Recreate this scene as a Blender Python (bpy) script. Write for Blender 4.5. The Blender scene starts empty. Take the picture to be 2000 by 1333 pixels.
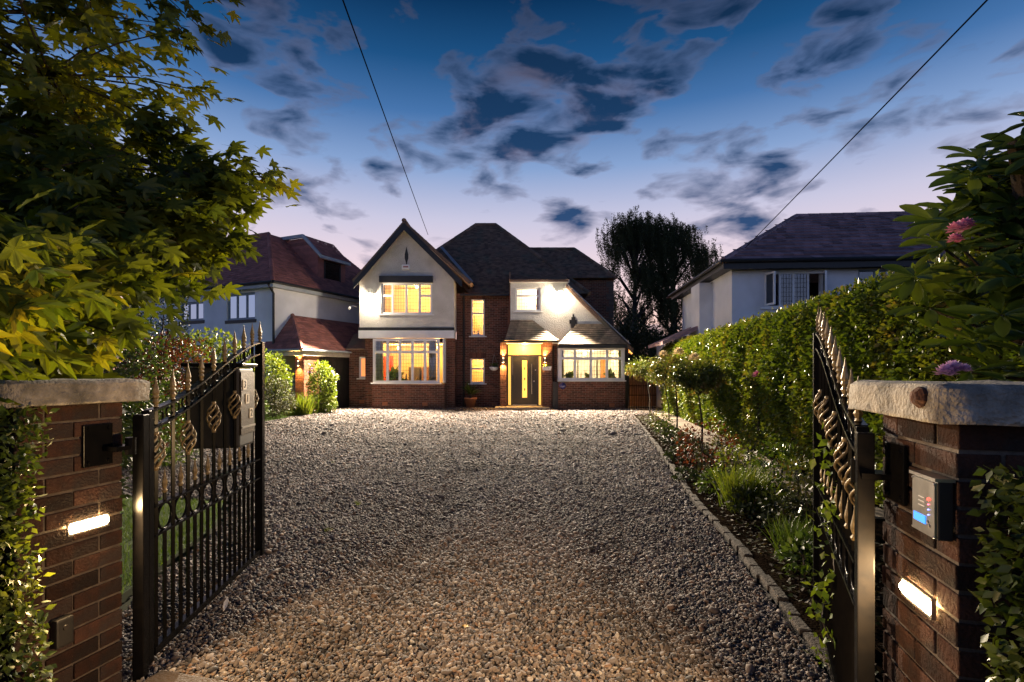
import bpy, bmesh, math, random
import numpy as np
from mathutils import Vector, Matrix
random.seed(7); RNG = np.random.default_rng(11)
R = math.radians
scene = bpy.context.scene
COL = scene.collection

# ------------------------------------------------------------------ camera
cam_data = bpy.data.cameras.new('camera'); cam = bpy.data.objects.new('camera', cam_data); COL.objects.link(cam)
cam.location = (0, 0, 1.5); cam.rotation_euler = (R(90), 0, 0)
cam_data.sensor_width = 36; cam_data.lens = 18.0; cam_data.shift_y = 0.0318
cam_data.clip_start = 0.05; cam_data.clip_end = 2000
scene.camera = cam

# ------------------------------------------------------------------ world: dusk sky
def lin(c):
    return tuple(((v/255)/12.92 if v/255 <= .04045 else (((v/255)+.055)/1.055)**2.4) for v in c)
world = bpy.data.worlds.new('World'); scene.world = world; world.use_nodes = True
wt = world.node_tree; wt.nodes.clear()
def wn(t, **k):
    n = wt.nodes.new(t)
    for a, b in k.items(): setattr(n, a, b)
    return n
wl = wt.links.new
SUN_EL, SUN_ROT = R(1.0), R(-28)
tc = wn('ShaderNodeTexCoord'); nrm = wn('ShaderNodeVectorMath', operation='NORMALIZE'); wl(tc.outputs['Generated'], nrm.inputs[0])
sep = wn('ShaderNodeSeparateXYZ'); wl(nrm.outputs[0], sep.inputs[0])
ramp = wn('ShaderNodeValToRGB'); wl(sep.outputs['Z'], ramp.inputs[0])
cr = ramp.color_ramp
stops = [(0.0, (228, 172, 150)), (.11, (246, 208, 198)), (.20, (228, 206, 214)), (.285, (192, 190, 213)),
         (.37, (128, 155, 198)), (.45, (66, 109, 162)), (.52, (26, 76, 124)), (.59, (7, 46, 84)), (.8, (3, 29, 57)), (1.0, (2, 21, 44))]
while len(cr.elements) < len(stops): cr.elements.new(.5)
for e, (p, c) in zip(cr.elements, stops): e.position = p; e.color = (*lin(c), 1)
ramp2 = wn('ShaderNodeValToRGB'); wl(sep.outputs['Z'], ramp2.inputs[0]); c2 = ramp2.color_ramp
st2 = [(0.0, (150, 160, 190)), (.2, (140, 156, 200)), (.38, (104, 130, 190)), (.53, (40, 84, 140)), (.60, (16, 56, 102)), (1.0, (6, 28, 60))]
while len(c2.elements) < len(st2): c2.elements.new(.5)
for e, (p, c) in zip(c2.elements, st2): e.position = p; e.color = (*lin(c), 1)
azi = wn('ShaderNodeMapRange', interpolation_type='SMOOTHSTEP'); wl(sep.outputs['Y'], azi.inputs[0]); azi.inputs[1].default_value = -.35; azi.inputs[2].default_value = .55
rmix = wn('ShaderNodeMix', data_type='RGBA'); wl(azi.outputs[0], rmix.inputs[0]); wl(ramp2.outputs[0], rmix.inputs['A']); wl(ramp.outputs[0], rmix.inputs['B'])
sky = wn('ShaderNodeTexSky', sky_type='NISHITA', sun_disc=False, sun_elevation=SUN_EL, sun_rotation=SUN_ROT, air_density=1.5, dust_density=.6, ozone_density=4.0)
skm = wn('ShaderNodeMix', data_type='RGBA', blend_type='MULTIPLY'); skm.inputs[0].default_value = 1
wl(sky.outputs[0], skm.inputs['A']); skm.inputs['B'].default_value = (.10, .10, .10, 1)
smix = wn('ShaderNodeMix', data_type='RGBA'); smix.inputs[0].default_value = .08
wl(rmix.outputs['Result'], smix.inputs['A']); wl(skm.outputs['Result'], smix.inputs['B'])
# clouds: fractal noise over the sky directions, thicker in banks
def skydir(px, py):
    v = Vector(((px-1000)/1000, 1, (730-py)/1000)); return v.normalized()
banks = [(965,262,80,1.15),(1035,210,88,1.2),(985,160,46,.8),(1115,205,78,1.15),(1185,185,60,1.0),(1255,150,56,.8),(1330,95,56,.6),(1400,40,44,.4),(930,318,40,.7),
 (495,60,80,.9),(545,110,58,.9),(465,15,70,.7),(540,240,60,.4),(590,290,50,.5),(1560,118,52,.7),(1630,70,62,.95),(1690,20,50,.6),(1500,128,36,.5),
 (1800,190,46,.6),(1930,140,66,.6),(1880,250,50,.45),(1440,382,54,.9),(1505,350,50,.95),(1390,402,44,.8),(1565,342,36,.6),(1440,440,50,.6),(1470,290,36,.7),(1385,330,28,.4),
 (660,400,34,.5),(692,412,30,.45),(628,370,34,.4),(760,320,34,.6),(1090,438,44,.7),(1150,300,44,.45),(880,315,34,.5),(680,100,34,.35),(1555,260,40,.5)]
acc = None
for (px, py, r, s) in banks:
    d = skydir(px, py)
    ang = r*1.9/1000 * d.y * d.y**.5
    dt = wn('ShaderNodeVectorMath', operation='DOT_PRODUCT'); wl(nrm.outputs[0], dt.inputs[0]); dt.inputs[1].default_value = d
    mr = wn('ShaderNodeMapRange', interpolation_type='SMOOTHSTEP'); wl(dt.outputs['Value'], mr.inputs[0])
    mr.inputs[1].default_value = math.cos(ang); mr.inputs[2].default_value = 1.0; mr.inputs[3].default_value = 0; mr.inputs[4].default_value = s
    if acc is None: acc = mr.outputs[0]
    else:
        ad = wn('ShaderNodeMath', operation='MAXIMUM'); wl(acc, ad.inputs[0]); wl(mr.outputs[0], ad.inputs[1]); acc = ad.outputs[0]
mp = wn('ShaderNodeMapping'); wl(nrm.outputs[0], mp.inputs[0]); mp.inputs['Rotation'].default_value = (0, R(-24), 0); mp.inputs['Scale'].default_value = (4.2, 4.2, 11.0)
nz = wn('ShaderNodeTexNoise'); wl(mp.outputs[0], nz.inputs['Vector']); nz.inputs['Scale'].default_value = 2.3; nz.inputs['Detail'].default_value = 5; nz.inputs['Roughness'].default_value = .5; nz.inputs['Distortion'].default_value = .3
nzs = wn('ShaderNodeMapRange'); wl(nz.outputs[0], nzs.inputs[0]); nzs.inputs[1].default_value = .25; nzs.inputs[2].default_value = .75
dsum = wn('ShaderNodeMath', operation='MULTIPLY_ADD'); wl(acc, dsum.inputs[0]); dsum.inputs[1].default_value = .52; wl(nzs.outputs[0], dsum.inputs[2])
dens = wn('ShaderNodeMapRange'); wl(dsum.outputs[0], dens.inputs[0])
dens.inputs[1].default_value = .67; dens.inputs[2].default_value = 1.20
# clouds: a faint rosy rim round slate blue bodies, dimmer higher up
dim = wn('ShaderNodeMapRange'); wl(sep.outputs['Z'], dim.inputs[0]); dim.inputs[1].default_value = .28; dim.inputs[2].default_value = .60; dim.inputs[3].default_value = 1; dim.inputs[4].default_value = .34
def dimmed(col):
    m = wn('ShaderNodeMix', data_type='RGBA', blend_type='MULTIPLY'); m.inputs[0].default_value = 1; m.inputs['A'].default_value = (*lin(col), 1); wl(dim.outputs[0], m.inputs['B']); return m.outputs['Result']
rimf = wn('ShaderNodeMapRange', interpolation_type='SMOOTHSTEP'); wl(dens.outputs[0], rimf.inputs[0]); rimf.inputs[1].default_value = 0; rimf.inputs[2].default_value = .30; rimf.inputs[4].default_value = .16
bodf = wn('ShaderNodeMapRange'); wl(dens.outputs[0], bodf.inputs[0]); bodf.inputs[1].default_value = .0; bodf.inputs[2].default_value = .85; bodf.inputs[4].default_value = .97
rim = wn('ShaderNodeMix', data_type='RGBA'); wl(rimf.outputs[0], rim.inputs[0]); wl(smix.outputs['Result'], rim.inputs['A']); wl(dimmed((196, 182, 198)), rim.inputs['B'])
cmix = wn('ShaderNodeMix', data_type='RGBA'); wl(bodf.outputs[0], cmix.inputs[0]); wl(rim.outputs['Result'], cmix.inputs['A']); 
# undersides catch the afterglow: compare the thickness here with the thickness a little higher up
mp5 = wn('ShaderNodeMapping'); wl(nrm.outputs[0], mp5.inputs[0]); mp5.inputs['Location'].default_value = (0, 0, .22); mp5.inputs['Rotation'].default_value = (0, R(-24), 0); mp5.inputs['Scale'].default_value = (4.2, 4.2, 11.0)
n5 = wn('ShaderNodeTexNoise'); wl(mp5.outputs[0], n5.inputs['Vector']); n5.inputs['Scale'].default_value = 2.3; n5.inputs['Detail'].default_value = 5; n5.inputs['Roughness'].default_value = .5; n5.inputs['Distortion'].default_value = .3
s5 = wn('ShaderNodeMath', operation='SUBTRACT'); wl(n5.outputs[0], s5.inputs[0]); wl(nz.outputs[0], s5.inputs[1])
f5 = wn('ShaderNodeMapRange', interpolation_type='SMOOTHSTEP'); wl(s5.outputs[0], f5.inputs[0]); f5.inputs[1].default_value = -.05; f5.inputs[2].default_value = .22; f5.inputs[4].default_value = .42
bod = wn('ShaderNodeMix', data_type='RGBA'); wl(f5.outputs[0], bod.inputs[0]); wl(dimmed((24, 62, 104)), bod.inputs['A']); wl(dimmed((150, 142, 168)), bod.inputs['B']); wl(bod.outputs['Result'], cmix.inputs['B'])
bg = wn('ShaderNodeBackground'); wl(cmix.outputs['Result'], bg.inputs[0]); bg.inputs[1].default_value = 1.0
wo = wn('ShaderNodeOutputWorld'); wl(bg.outputs[0], wo.inputs[0])

# ------------------------------------------------------------------ faint afterglow sun
sd = bpy.data.lights.new('sun', 'SUN'); sun = bpy.data.objects.new('sun', sd); COL.objects.link(sun)
sd.energy = .12; sd.angle = R(25); sd.color = (1, .72, .66)
sun.rotation_euler = Vector((math.sin(R(28))*-1, math.cos(R(28)), .2)).to_track_quat('Z', 'Y').to_euler()

scene.view_settings.view_transform = 'Standard'; scene.view_settings.look = 'None'
scene.view_settings.exposure = .3; scene.view_settings.gamma = 1; scene.view_settings.use_curve_mapping = False
scene.cycles.use_denoising = True
scene.cycles.max_bounces = 8; scene.cycles.transparent_max_bounces = 24; scene.cycles.diffuse_bounces = 3; scene.cycles.glossy_bounces = 3
scene.cycles.sample_clamp_indirect = 4.0; scene.cycles.caustics_reflective = False; scene.cycles.caustics_refractive = False

# ------------------------------------------------------------------ helpers
ROOT = {}
def thing(name, label, cat, loc=(0,0,0), rotz=0, group=None, kind=None):
    o = bpy.data.objects.new(name, None); COL.objects.link(o); o.empty_display_size = .1
    o.location = loc; o.rotation_euler = (0, 0, rotz)
    tag(o, label, cat, group, kind)
    ROOT[o.name] = Matrix.Translation(Vector(loc)) @ Matrix.Rotation(rotz, 4, 'Z')
    return o
def tag(o, label=None, cat=None, group=None, kind=None):
    if label: o['label'] = label
    if cat: o['category'] = cat
    if group: o['group'] = group
    if kind: o['kind'] = kind
    return o
def par(o, parent, local=False):
    if parent is None: return o
    o.parent = parent
    if not local and parent.name in ROOT: o.matrix_parent_inverse = ROOT[parent.name].inverted()
    return o
class MB:
    def __init__(s): s.v = []; s.f = []
    def add(s, vs, fs):
        b = len(s.v); s.v += [tuple(p) for p in vs]; s.f += [tuple(i+b for i in f) for f in fs]; return s
    def box(s, x0, x1, y0, y1, z0, z1):
        return s.add([(x0,y0,z0),(x1,y0,z0),(x1,y1,z0),(x0,y1,z0),(x0,y0,z1),(x1,y0,z1),(x1,y1,z1),(x0,y1,z1)],
              [(0,3,2,1),(4,5,6,7),(0,1,5,4),(1,2,6,5),(2,3,7,6),(3,0,4,7)])
    def hexa(s, P):   # 8 corners: 4 bottom, 4 top
        return s.add(P, [(0,3,2,1),(4,5,6,7),(0,1,5,4),(1,2,6,5),(2,3,7,6),(3,0,4,7)])
    def prism(s, poly, y0, y1):   # poly in (x,z), extruded along y
        n = len(poly); vs = [(x,y0,z) for x,z in poly] + [(x,y1,z) for x,z in poly]
        fs = [tuple(range(n)), tuple(range(2*n-1, n-1, -1))] + [((i+1)%n, i, n+i, n+(i+1)%n) for i in range(n)]
        return s.add(vs, fs)
    def prismz(s, poly, z0, z1):
        n = len(poly); vs = [(x,y,z0) for x,y in poly] + [(x,y,z1) for x,y in poly]
        fs = [tuple(range(n-1,-1,-1)), tuple(range(n, 2*n))] + [(i, (i+1)%n, n+(i+1)%n, n+i) for i in range(n)]
        return s.add(vs, fs)
    def tube(s, pts, r, n=8, closed=False, cap=True):
        pts = [Vector(p) for p in pts]; m = len(pts); rs = r if hasattr(r, '__len__') else [r]*m
        base = len(s.v); ref = None
        for i, p in enumerate(pts):
            a = pts[(i+1) % m] if (closed or i < m-1) else p
            b = pts[i-1] if (closed or i > 0) else p
            t = (a-b).normalized() if (a-b).length > 1e-9 else Vector((0,0,1))
            if ref is None:
                ref = t.orthogonal().normalized()
            ref = (ref - t*ref.dot(t))
            ref = ref.normalized() if ref.length > 1e-6 else t.orthogonal().normalized()
            bi = t.cross(ref)
            for k in range(n):
                w = 2*math.pi*k/n + (math.pi/4 if n == 4 else 0)
                s.v.append(tuple(p + ref*(math.cos(w)*rs[i]) + bi*(math.sin(w)*rs[i])))
        for i in range(m if closed else m-1):
            for k in range(n):
                j = (i+1) % m
                s.f.append((base+i*n+k, base+i*n+(k+1)%n, base+j*n+(k+1)%n, base+j*n+k))
        if cap and not closed:
            s.f.append(tuple(base+k for k in range(n-1,-1,-1))); s.f.append(tuple(base+(m-1)*n+k for k in range(n)))
        return s
    def lathe(s, prof, c=(0,0,0), n=12):
        base = len(s.v)
        for r, z in prof:
            for k in range(n):
                w = 2*math.pi*k/n; s.v.append((c[0]+r*math.cos(w), c[1]+r*math.sin(w), c[2]+z))
        for i in range(len(prof)-1):
            for k in range(n): s.f.append((base+i*n+k, base+i*n+(k+1)%n, base+(i+1)*n+(k+1)%n, base+(i+1)*n+k))
        s.f.append(tuple(base+k for k in range(n-1,-1,-1))); s.f.append(tuple(base+(len(prof)-1)*n+k for k in range(n)))
        return s
    def mesh(s, name, mat, T=None, smooth=False, bevel=0):
        me = bpy.data.meshes.new(name); me.from_pydata(s.v, [], s.f); me.update()
        if bevel:
            bm = bmesh.new(); bm.from_mesh(me); bmesh.ops.remove_doubles(bm, verts=bm.verts, dist=1e-5)
            bmesh.ops.bevel(bm, geom=[e for e in bm.edges if len(e.link_faces) == 2 and e.calc_face_angle(0) > .5], offset=bevel, segments=2, affect='EDGES', profile=.6)
            bm.to_mesh(me); bm.free()
        if T is not None: me.transform(T)
        if mat: me.materials.append(mat)
        if smooth: me.polygons.foreach_set('use_smooth', [True]*len(me.polygons))
        return me
    def build(s, name, mat, parent=None, T=None, smooth=False, local=False, bevel=0):
        o = bpy.data.objects.new(name, s.mesh(name, mat, T, smooth, bevel)); COL.objects.link(o)
        return par(o, parent, local)
def inst(name, me, parent, loc=(0,0,0), rot=(0,0,0), scale=(1,1,1), local=True):
    o = bpy.data.objects.new(name, me); COL.objects.link(o); par(o, parent, local)
    o.location = loc; o.rotation_euler = rot; o.scale = scale; return o
def npmesh(name, V, F, mat, parent=None, rnd=None, smooth=False, local=False):
    """V (n,3) array, F (m,k) array of one face size"""
    me = bpy.data.meshes.new(name); n = len(V); m, k = F.shape
    me.vertices.add(n); me.vertices.foreach_set('co', np.ascontiguousarray(V, dtype=np.float32).ravel())
    me.loops.add(m*k); me.loops.foreach_set('vertex_index', np.ascontiguousarray(F, dtype=np.int32).ravel())
    me.polygons.add(m); me.polygons.foreach_set('loop_start', np.arange(0, m*k, k, dtype=np.int32)); me.polygons.foreach_set('loop_total', np.full(m, k, dtype=np.int32))
    if smooth: me.polygons.foreach_set('use_smooth', np.ones(m, dtype=bool))
    me.update(calc_edges=True)
    if rnd is not None:
        a = me.attributes.new('rnd', 'FLOAT', 'POINT'); a.data.foreach_set('value', np.ascontiguousarray(rnd, dtype=np.float32))
    if mat: me.materials.append(mat)
    o = bpy.data.objects.new(name, me); COL.objects.link(o); return par(o, parent, local)
def light(kind, parent, loc, energy, color, size=.1, rot=None, spot=None, name='light', local=False, sy=None, blend=1.0):
    ld = bpy.data.lights.new(name, kind); ld.energy = energy; ld.color = color
    if kind in ('POINT', 'SPOT'): ld.shadow_soft_size = size
    if kind == 'AREA':
        ld.size = size
        if sy: ld.shape = 'RECTANGLE'; ld.size_y = sy
    if kind == 'SPOT': ld.spot_size = R(spot); ld.spot_blend = blend
    o = bpy.data.objects.new(name, ld); COL.objects.link(o); par(o, parent, local); o.location = loc
    if rot is not None: o.rotation_euler = Vector(rot).to_track_quat('-Z', 'Y').to_euler()
    return o
def X(px, Y): return (px-1000)/1000*Y
def Z(py, Y): return 1.5-(py-730)/1000*Y
def G(px, py): Y = 1500/(py-730); return (X(px, Y), Y)
def vnoise(P, s=1.0, seed=0):
    """cheap smooth pseudo noise in -1..1 for arrays of points"""
    r = np.random.default_rng(seed); out = np.zeros(len(P))
    for k in range(7):
        d = r.normal(size=3); d /= np.linalg.norm(d); f = s*(1.2+1.3*k*.5); out += np.sin(P@d*f + r.uniform(0, 6.28))
    return out/4.0

# ------------------------------------------------------------------ materials
def M(name, c1, c2=None, scale=6.0, rough=.7, bump=0.0, bscale=60.0, metal=0.0, spec=.5, rnd=None, rmul=.35, c3=None, s3=.6, coat=0, detail=5, dist=.02):
    m = bpy.data.materials.new(name); m.use_nodes = True; t = m.node_tree; L = t.links.new
    b = t.nodes['Principled BSDF']; b.inputs['Roughness'].default_value = rough; b.inputs['Metallic'].default_value = metal; b.inputs['Specular IOR Level'].default_value = spec
    b.inputs['Coat Weight'].default_value = coat
    co = t.nodes.new('ShaderNodeTexCoord'); out = None
    def noise(sc, det=detail):
        n = t.nodes.new('ShaderNodeTexNoise'); L(co.outputs['Object'], n.inputs['Vector']); n.inputs['Scale'].default_value = sc; n.inputs['Detail'].default_value = det; return n
    if c2 is None: c2 = tuple(v*.7 for v in c1)
    mx = t.nodes.new('ShaderNodeMix'); mx.data_type = 'RGBA'; mx.inputs['A'].default_value = (*c1, 1); mx.inputs['B'].default_value = (*c2, 1)
    n1 = noise(scale); mr = t.nodes.new('ShaderNodeMapRange'); L(n1.outputs[0], mr.inputs[0]); mr.inputs[1].default_value = .35; mr.inputs[2].default_value = .65; L(mr.outputs[0], mx.inputs[0])
    out = mx.outputs['Result']
    if c3:
        m3 = t.nodes.new('ShaderNodeMix'); m3.data_type = 'RGBA'; n3 = noise(s3); r3 = t.nodes.new('ShaderNodeMapRange'); L(n3.outputs[0], r3.inputs[0]); r3.inputs[1].default_value = .5; r3.inputs[2].default_value = .68
        L(r3.outputs[0], m3.inputs[0]); L(out, m3.inputs['A']); m3.inputs['B'].default_value = (*c3, 1); out = m3.outputs['Result']
    if rnd:
        if rnd == 'island': g = t.nodes.new('ShaderNodeNewGeometry'); src = g.outputs['Random Per Island']
        elif rnd == 'object': g = t.nodes.new('ShaderNodeObjectInfo'); src = g.outputs['Random']
        else: g = t.nodes.new('ShaderNodeAttribute'); g.attribute_name = 'rnd'; src = g.outputs['Fac']
        rr = t.nodes.new('ShaderNodeMapRange'); L(src, rr.inputs[0]); rr.inputs[3].default_value = 1-rmul; rr.inputs[4].default_value = 1+rmul
        hs = t.nodes.new('ShaderNodeHueSaturation'); L(out, hs.inputs['Color']); L(rr.outputs[0], hs.inputs['Value']); out = hs.outputs[0]
    L(out, b.inputs['Base Color'])
    if bump:
        n2 = noise(bscale, 6); bp = t.nodes.new('ShaderNodeBump'); bp.inputs['Strength'].default_value = bump; bp.inputs['Distance'].default_value = dist; L(n2.outputs[0], bp.inputs['Height']); L(bp.outputs[0], b.inputs['Normal'])
    return m
def leafmat(name, cols, rough=.4, trans=.35, attr='rnd', tcol=None):
    m = bpy.data.materials.new(name); m.use_nodes = True; t = m.node_tree; L = t.links.new
    b = t.nodes['Principled BSDF']; b.inputs['Roughness'].default_value = rough; b.inputs['Specular IOR Level'].default_value = .4
    if attr == 'object': a = t.nodes.new('ShaderNodeObjectInfo'); src = a.outputs['Random']
    else: a = t.nodes.new('ShaderNodeAttribute'); a.attribute_name = 'rnd'; src = a.outputs['Fac']
    rp = t.nodes.new('ShaderNodeValToRGB'); L(src, rp.inputs[0])
    while len(rp.color_ramp.elements) < len(cols): rp.color_ramp.elements.new(.5)
    for i, (e, c) in enumerate(zip(rp.color_ramp.elements, cols)): e.position = i/(len(cols)-1); e.color = (*c, 1)
    L(rp.outputs[0], b.inputs['Base Color'])
    tr = t.nodes.new('ShaderNodeBsdfTranslucent'); mx = t.nodes.new('ShaderNodeMixShader'); mx.inputs[0].default_value = trans
    gm = t.nodes.new('ShaderNodeMix'); gm.data_type = 'RGBA'; gm.blend_type = 'MULTIPLY'; gm.inputs[0].default_value = 1; L(rp.outputs[0], gm.inputs['A']); gm.inputs['B'].default_value = (*(tcol or (1.5, 1.35, .5)), 1)
    L(gm.outputs['Result'], tr.inputs[0]); L(b.outputs[0], mx.inputs[1]); L(tr.outputs[0], mx.inputs[2]); L(mx.outputs[0], t.nodes['Material Output'].inputs[0])
    return m
def emit(name, col, s):
    m = bpy.data.materials.new(name); m.use_nodes = True; b = m.node_tree.nodes['Principled BSDF']
    b.inputs['Base Color'].default_value = (*col, 1); b.inputs['Emission Color'].default_value = (*col, 1); b.inputs['Emission Strength'].default_value = s; return m
def glassmat(name, tint=(1,1,1), refl=.08):
    m = bpy.data.materials.new(name); m.use_nodes = True; t = m.node_tree; L = t.links.new
    t.nodes.remove(t.nodes['Principled BSDF'])
    tr = t.nodes.new('ShaderNodeBsdfTransparent'); tr.inputs[0].default_value = (*tint, 1); gl = t.nodes.new('ShaderNodeBsdfGlossy'); gl.inputs['Roughness'].default_value = .02
    fr = t.nodes.new('ShaderNodeFresnel'); fr.inputs[0].default_value = 1.5
    ad = t.nodes.new('ShaderNodeMath'); ad.operation = 'ADD'; L(fr.outputs[0], ad.inputs[0]); ad.inputs[1].default_value = refl
    mx = t.nodes.new('ShaderNodeMixShader'); L(ad.outputs[0], mx.inputs[0]); L(tr.outputs[0], mx.inputs[1]); L(gl.outputs[0], mx.inputs[2]); L(mx.outputs[0], t.nodes['Material Output'].inputs[0]); return m

m_brick = M('house_brick', (.155,.056,.032), (.088,.034,.022), 3, .85, .3, 120, rnd='island', rmul=.45)
m_pbrick = M('pier_brick', (.060,.029,.020), (.033,.019,.015), 14, .95, .7, 80, rnd='object', rmul=.5, c3=(.035,.027,.024), s3=9, spec=.15)
m_pmortar = M('pier_mortar', (.13,.10,.075), (.075,.058,.046), 30, .95, .4, 200)
m_mortar = M('mortar', (.30,.25,.20), (.2,.165,.13), 30, .95, .4, 200)
m_render = M('roughcast_render', (.66,.64,.59), (.58,.56,.51), 2, .95, .9, 34, c3=(.50,.48,.43), s3=1.1, dist=.045)
m_smooth = M('smooth_render', (.78,.79,.82), (.70,.71,.74), 1.2, .9, .25, 60, c3=(.62,.63,.65), s3=.7)
m_white = M('white_plastic', (.8,.8,.79), (.74,.74,.73), 3, .35)
m_black = M('black_timber', (.012,.011,.010), (.02,.018,.016), 8, .5)
m_tile = M('plain_roof_tile', (.20,.12,.08), (.13,.08,.056), 5, .8, .3, 90, rnd='island', rmul=.4, c3=(.12,.105,.075), s3=1.5)
m_slate = M('weathered_stone_tile', (.23,.17,.12), (.13,.10,.075), 7, .8, .4, 70, rnd='island', rmul=.35, c3=(.10,.095,.07), s3=2.5)
m_redtile = M('red_roof_tile', (.34,.13,.10), (.25,.10,.085), 5, .75, .3, 80, rnd='island', rmul=.3)
m_nbtile = M('purple_concrete_tile', (.32,.19,.20), (.22,.14,.155), 4, .6, .3, 60, rnd='object', rmul=.4)
m_nbtile2 = M('purple_concrete_tile_far', (.32,.19,.20), (.22,.14,.155), 4, .6, .3, 60, rnd='island', rmul=.4)
m_cable = M('cable_sheath', (.012,.012,.013), None, 6, 1.0, spec=0)
m_lead = M('lead_sheet', (.35,.37,.40), (.28,.3,.33), 6, .5)
m_came = M('lead_came', (.05,.05,.05), None, 6, .5)
m_glass = glassmat('window_glass'); m_glass_dark = glassmat('neighbour_glass', (.3,.36,.42), .12)
m_iron = M('gloss_black_iron', (.004,.004,.0045), (.006,.0055,.0055), 20, .24, spec=.07)
m_gold = M('aged_gold_paint', (.30,.22,.10), (.13,.09,.045), 45, .45, .3, 160, metal=.25, dist=.003)
m_cap = M('weathered_concrete_coping', (.42,.38,.32), (.22,.20,.17), 16, .95, 1.0, 70, c3=(.13,.12,.10), s3=7, dist=.02)
m_soil = M('dark_soil', (.016,.011,.008), (.008,.006,.0045), 9, 1, 1.0, 45, spec=.0, c3=(.035,.026,.018), s3=3, dist=.04)
m_grit = M('gravel_bed', (.11,.09,.078), (.055,.047,.042), 60, .95, 1.0, 75, c3=(.08,.066,.056), s3=1.2, dist=.03)
m_turf = M('turf', (.045,.085,.014), (.03,.06,.012), 8, .95, .8, 120)
m_kerb = M('edging_sett', (.05,.037,.028), (.028,.022,.018), 12, .9, .7, 60, rnd='object', rmul=.35)
m_flag = M('path_flagstone', (.24,.19,.14), (.15,.12,.09), 5, .9, .5, 50, rnd='object', rmul=.25)
m_step = M('pale_stone_step', (.5,.43,.33), (.42,.36,.28), 9, .85, .3, 60)
m_bark = M('bark', (.06,.045,.032), (.03,.024,.018), 12, .95, 1.0, 40, dist=.02)
m_birchbark = M('birch_bark', (.05,.045,.04), (.02,.018,.016), 4, .9, .6, 20)
m_terra = M('terracotta', (.42,.17,.075), (.32,.12,.055), 7, .85, .2, 60)
m_wood = M('fence_wood', (.30,.14,.06), (.2,.09,.04), 10, .85, .4, 40, rnd='object', rmul=.25)
m_door = M('dark_grey_door', (.018,.017,.017), (.025,.023,.022), 12, .45)
m_steel = M('brushed_steel', (.55,.52,.48), (.45,.43,.4), 30, .32, metal=.9)
m_bronze = M('bronze_metal', (.06,.045,.03), (.04,.03,.022), 18, .4, .2, 90, metal=.4)
m_wallcream = M('cream_room_paint', (.78,.66,.42), (.74,.62,.38), 2, .9)
m_wallwhite = M('pale_room_paint', (.8,.74,.62), (.76,.7,.58), 2, .9)
m_floorin = M('room_floor', (.2,.12,.06), (.15,.09,.05), 3, .7)
m_curtain = M('grey_curtain', (.26,.25,.24), (.2,.19,.19), 5, .95)
m_red = M('red_fabric', (.55,.06,.02), (.45,.045,.02), 5, .9)
m_dark = M('dark_furniture', (.02,.016,.014), (.03,.024,.02), 5, .5)
m_bluegrey = M('blue_grey_plastic', (.19,.25,.30), (.16,.21,.25), 4, .4)
m_fascia = M('grey_fascia', (.36,.40,.43), (.3,.33,.36), 4, .5)
e_frost = emit('frosted_lit_glass', (1.0,.60,.12), .85)
e_orange = emit('orange_lit_glass', (1.0,.33,.10), .8)
e_flood = emit('floodlight_lens', (1.0,.86,.62), 60)
e_led = emit('pier_lamp_lens', (1.0,.70,.33), 150)
e_bulb = emit('warm_bulb', (1.0,.66,.25), 40)
e_lcd = emit('blue_screen', (.03,.22,1.0), 1.6)
e_redled = emit('red_led', (1.0,.03,.02), 8); e_blueled = emit('blue_led', (.25,.3,1.0), 3); e_pinkled = emit('pink_led', (1.0,.15,.25), 3)
WARM = (1.0,.54,.15); FLOODC = (1.0,.82,.60)

# leaf templates (x across, y along, z normal)
T_LEAF = (np.array([(0,0,0),(-.30,.42,.06),(0,.48,-.03),(.30,.42,.06),(0,1,-.06)]), np.array([(0,2,1),(0,3,2),(1,2,4),(2,3,4)]))
_o = [(0,1.0),(9,.74),(15,.68),(20,.50),(27,.42),(36,.60),(43,.72),(50,.92),(59,.68),(66,.60),(76,.40),(86,.36),(98,.52),(110,.66),(124,.44),(146,.32),(170,.26)]
_pts = [(0,.0,.0)]+[(r*math.sin(R(a)), r*math.cos(R(a)), -.20*r*r+.05*abs(math.sin(R(a*4)))) for a, r in _o]+[(0,-.10,0)]+[(-r*math.sin(R(a)), r*math.cos(R(a)), -.20*r*r+.05*abs(math.sin(R(a*4)))) for a, r in _o[:0:-1]]
_v = np.array(_pts); _n = len(_v)-1
_mv = np.vstack([_v*.62+np.array((0,.12,0)), [(-.010,.06,0),(.010,.06,0),(0,-.42,.10)]])
T_MAPLE = (_mv, np.array([(0, 1+(i+1) % _n, 1+i) for i in range(_n)]+[(len(_v), len(_v)+2, len(_v)+1)]))
_rh = [(.012,0.),(.065,.14),(.135,.34),(.175,.54),(.165,.74),(.10,.91),(.01,1)]
_v = []; 
for w, y in _rh: _v += [(-w,y,.03-.16*y*y+w*.25),(0,y,.0-.16*y*y),(w,y,.03-.16*y*y+w*.25)]
_f = []
for i in range(len(_rh)-1):
    for k in (0,1): a = i*3+k; _f.append((a, a+1, a+4, a+3))
T_RHODO = (np.array(_v), np.array(_f))
T_TINY = (np.array([(0,0,0),(-.28,.45,0),(0,1,0),(.28,.45,0)]), np.array([(0,3,2,1)]))
T_BLADE = (np.array([(-.035,0,0),(.035,0,0),(-.028,.5,.06),(.028,.5,.06),(0,1,.28)]), None)
def frames(axis, normal):
    a = axis/np.maximum(np.linalg.norm(axis, axis=1, keepdims=True), 1e-9)
    n = normal - a*np.sum(normal*a, 1, keepdims=True); n /= np.maximum(np.linalg.norm(n, axis=1, keepdims=True), 1e-9)
    return np.cross(a, n), a, n
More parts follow.
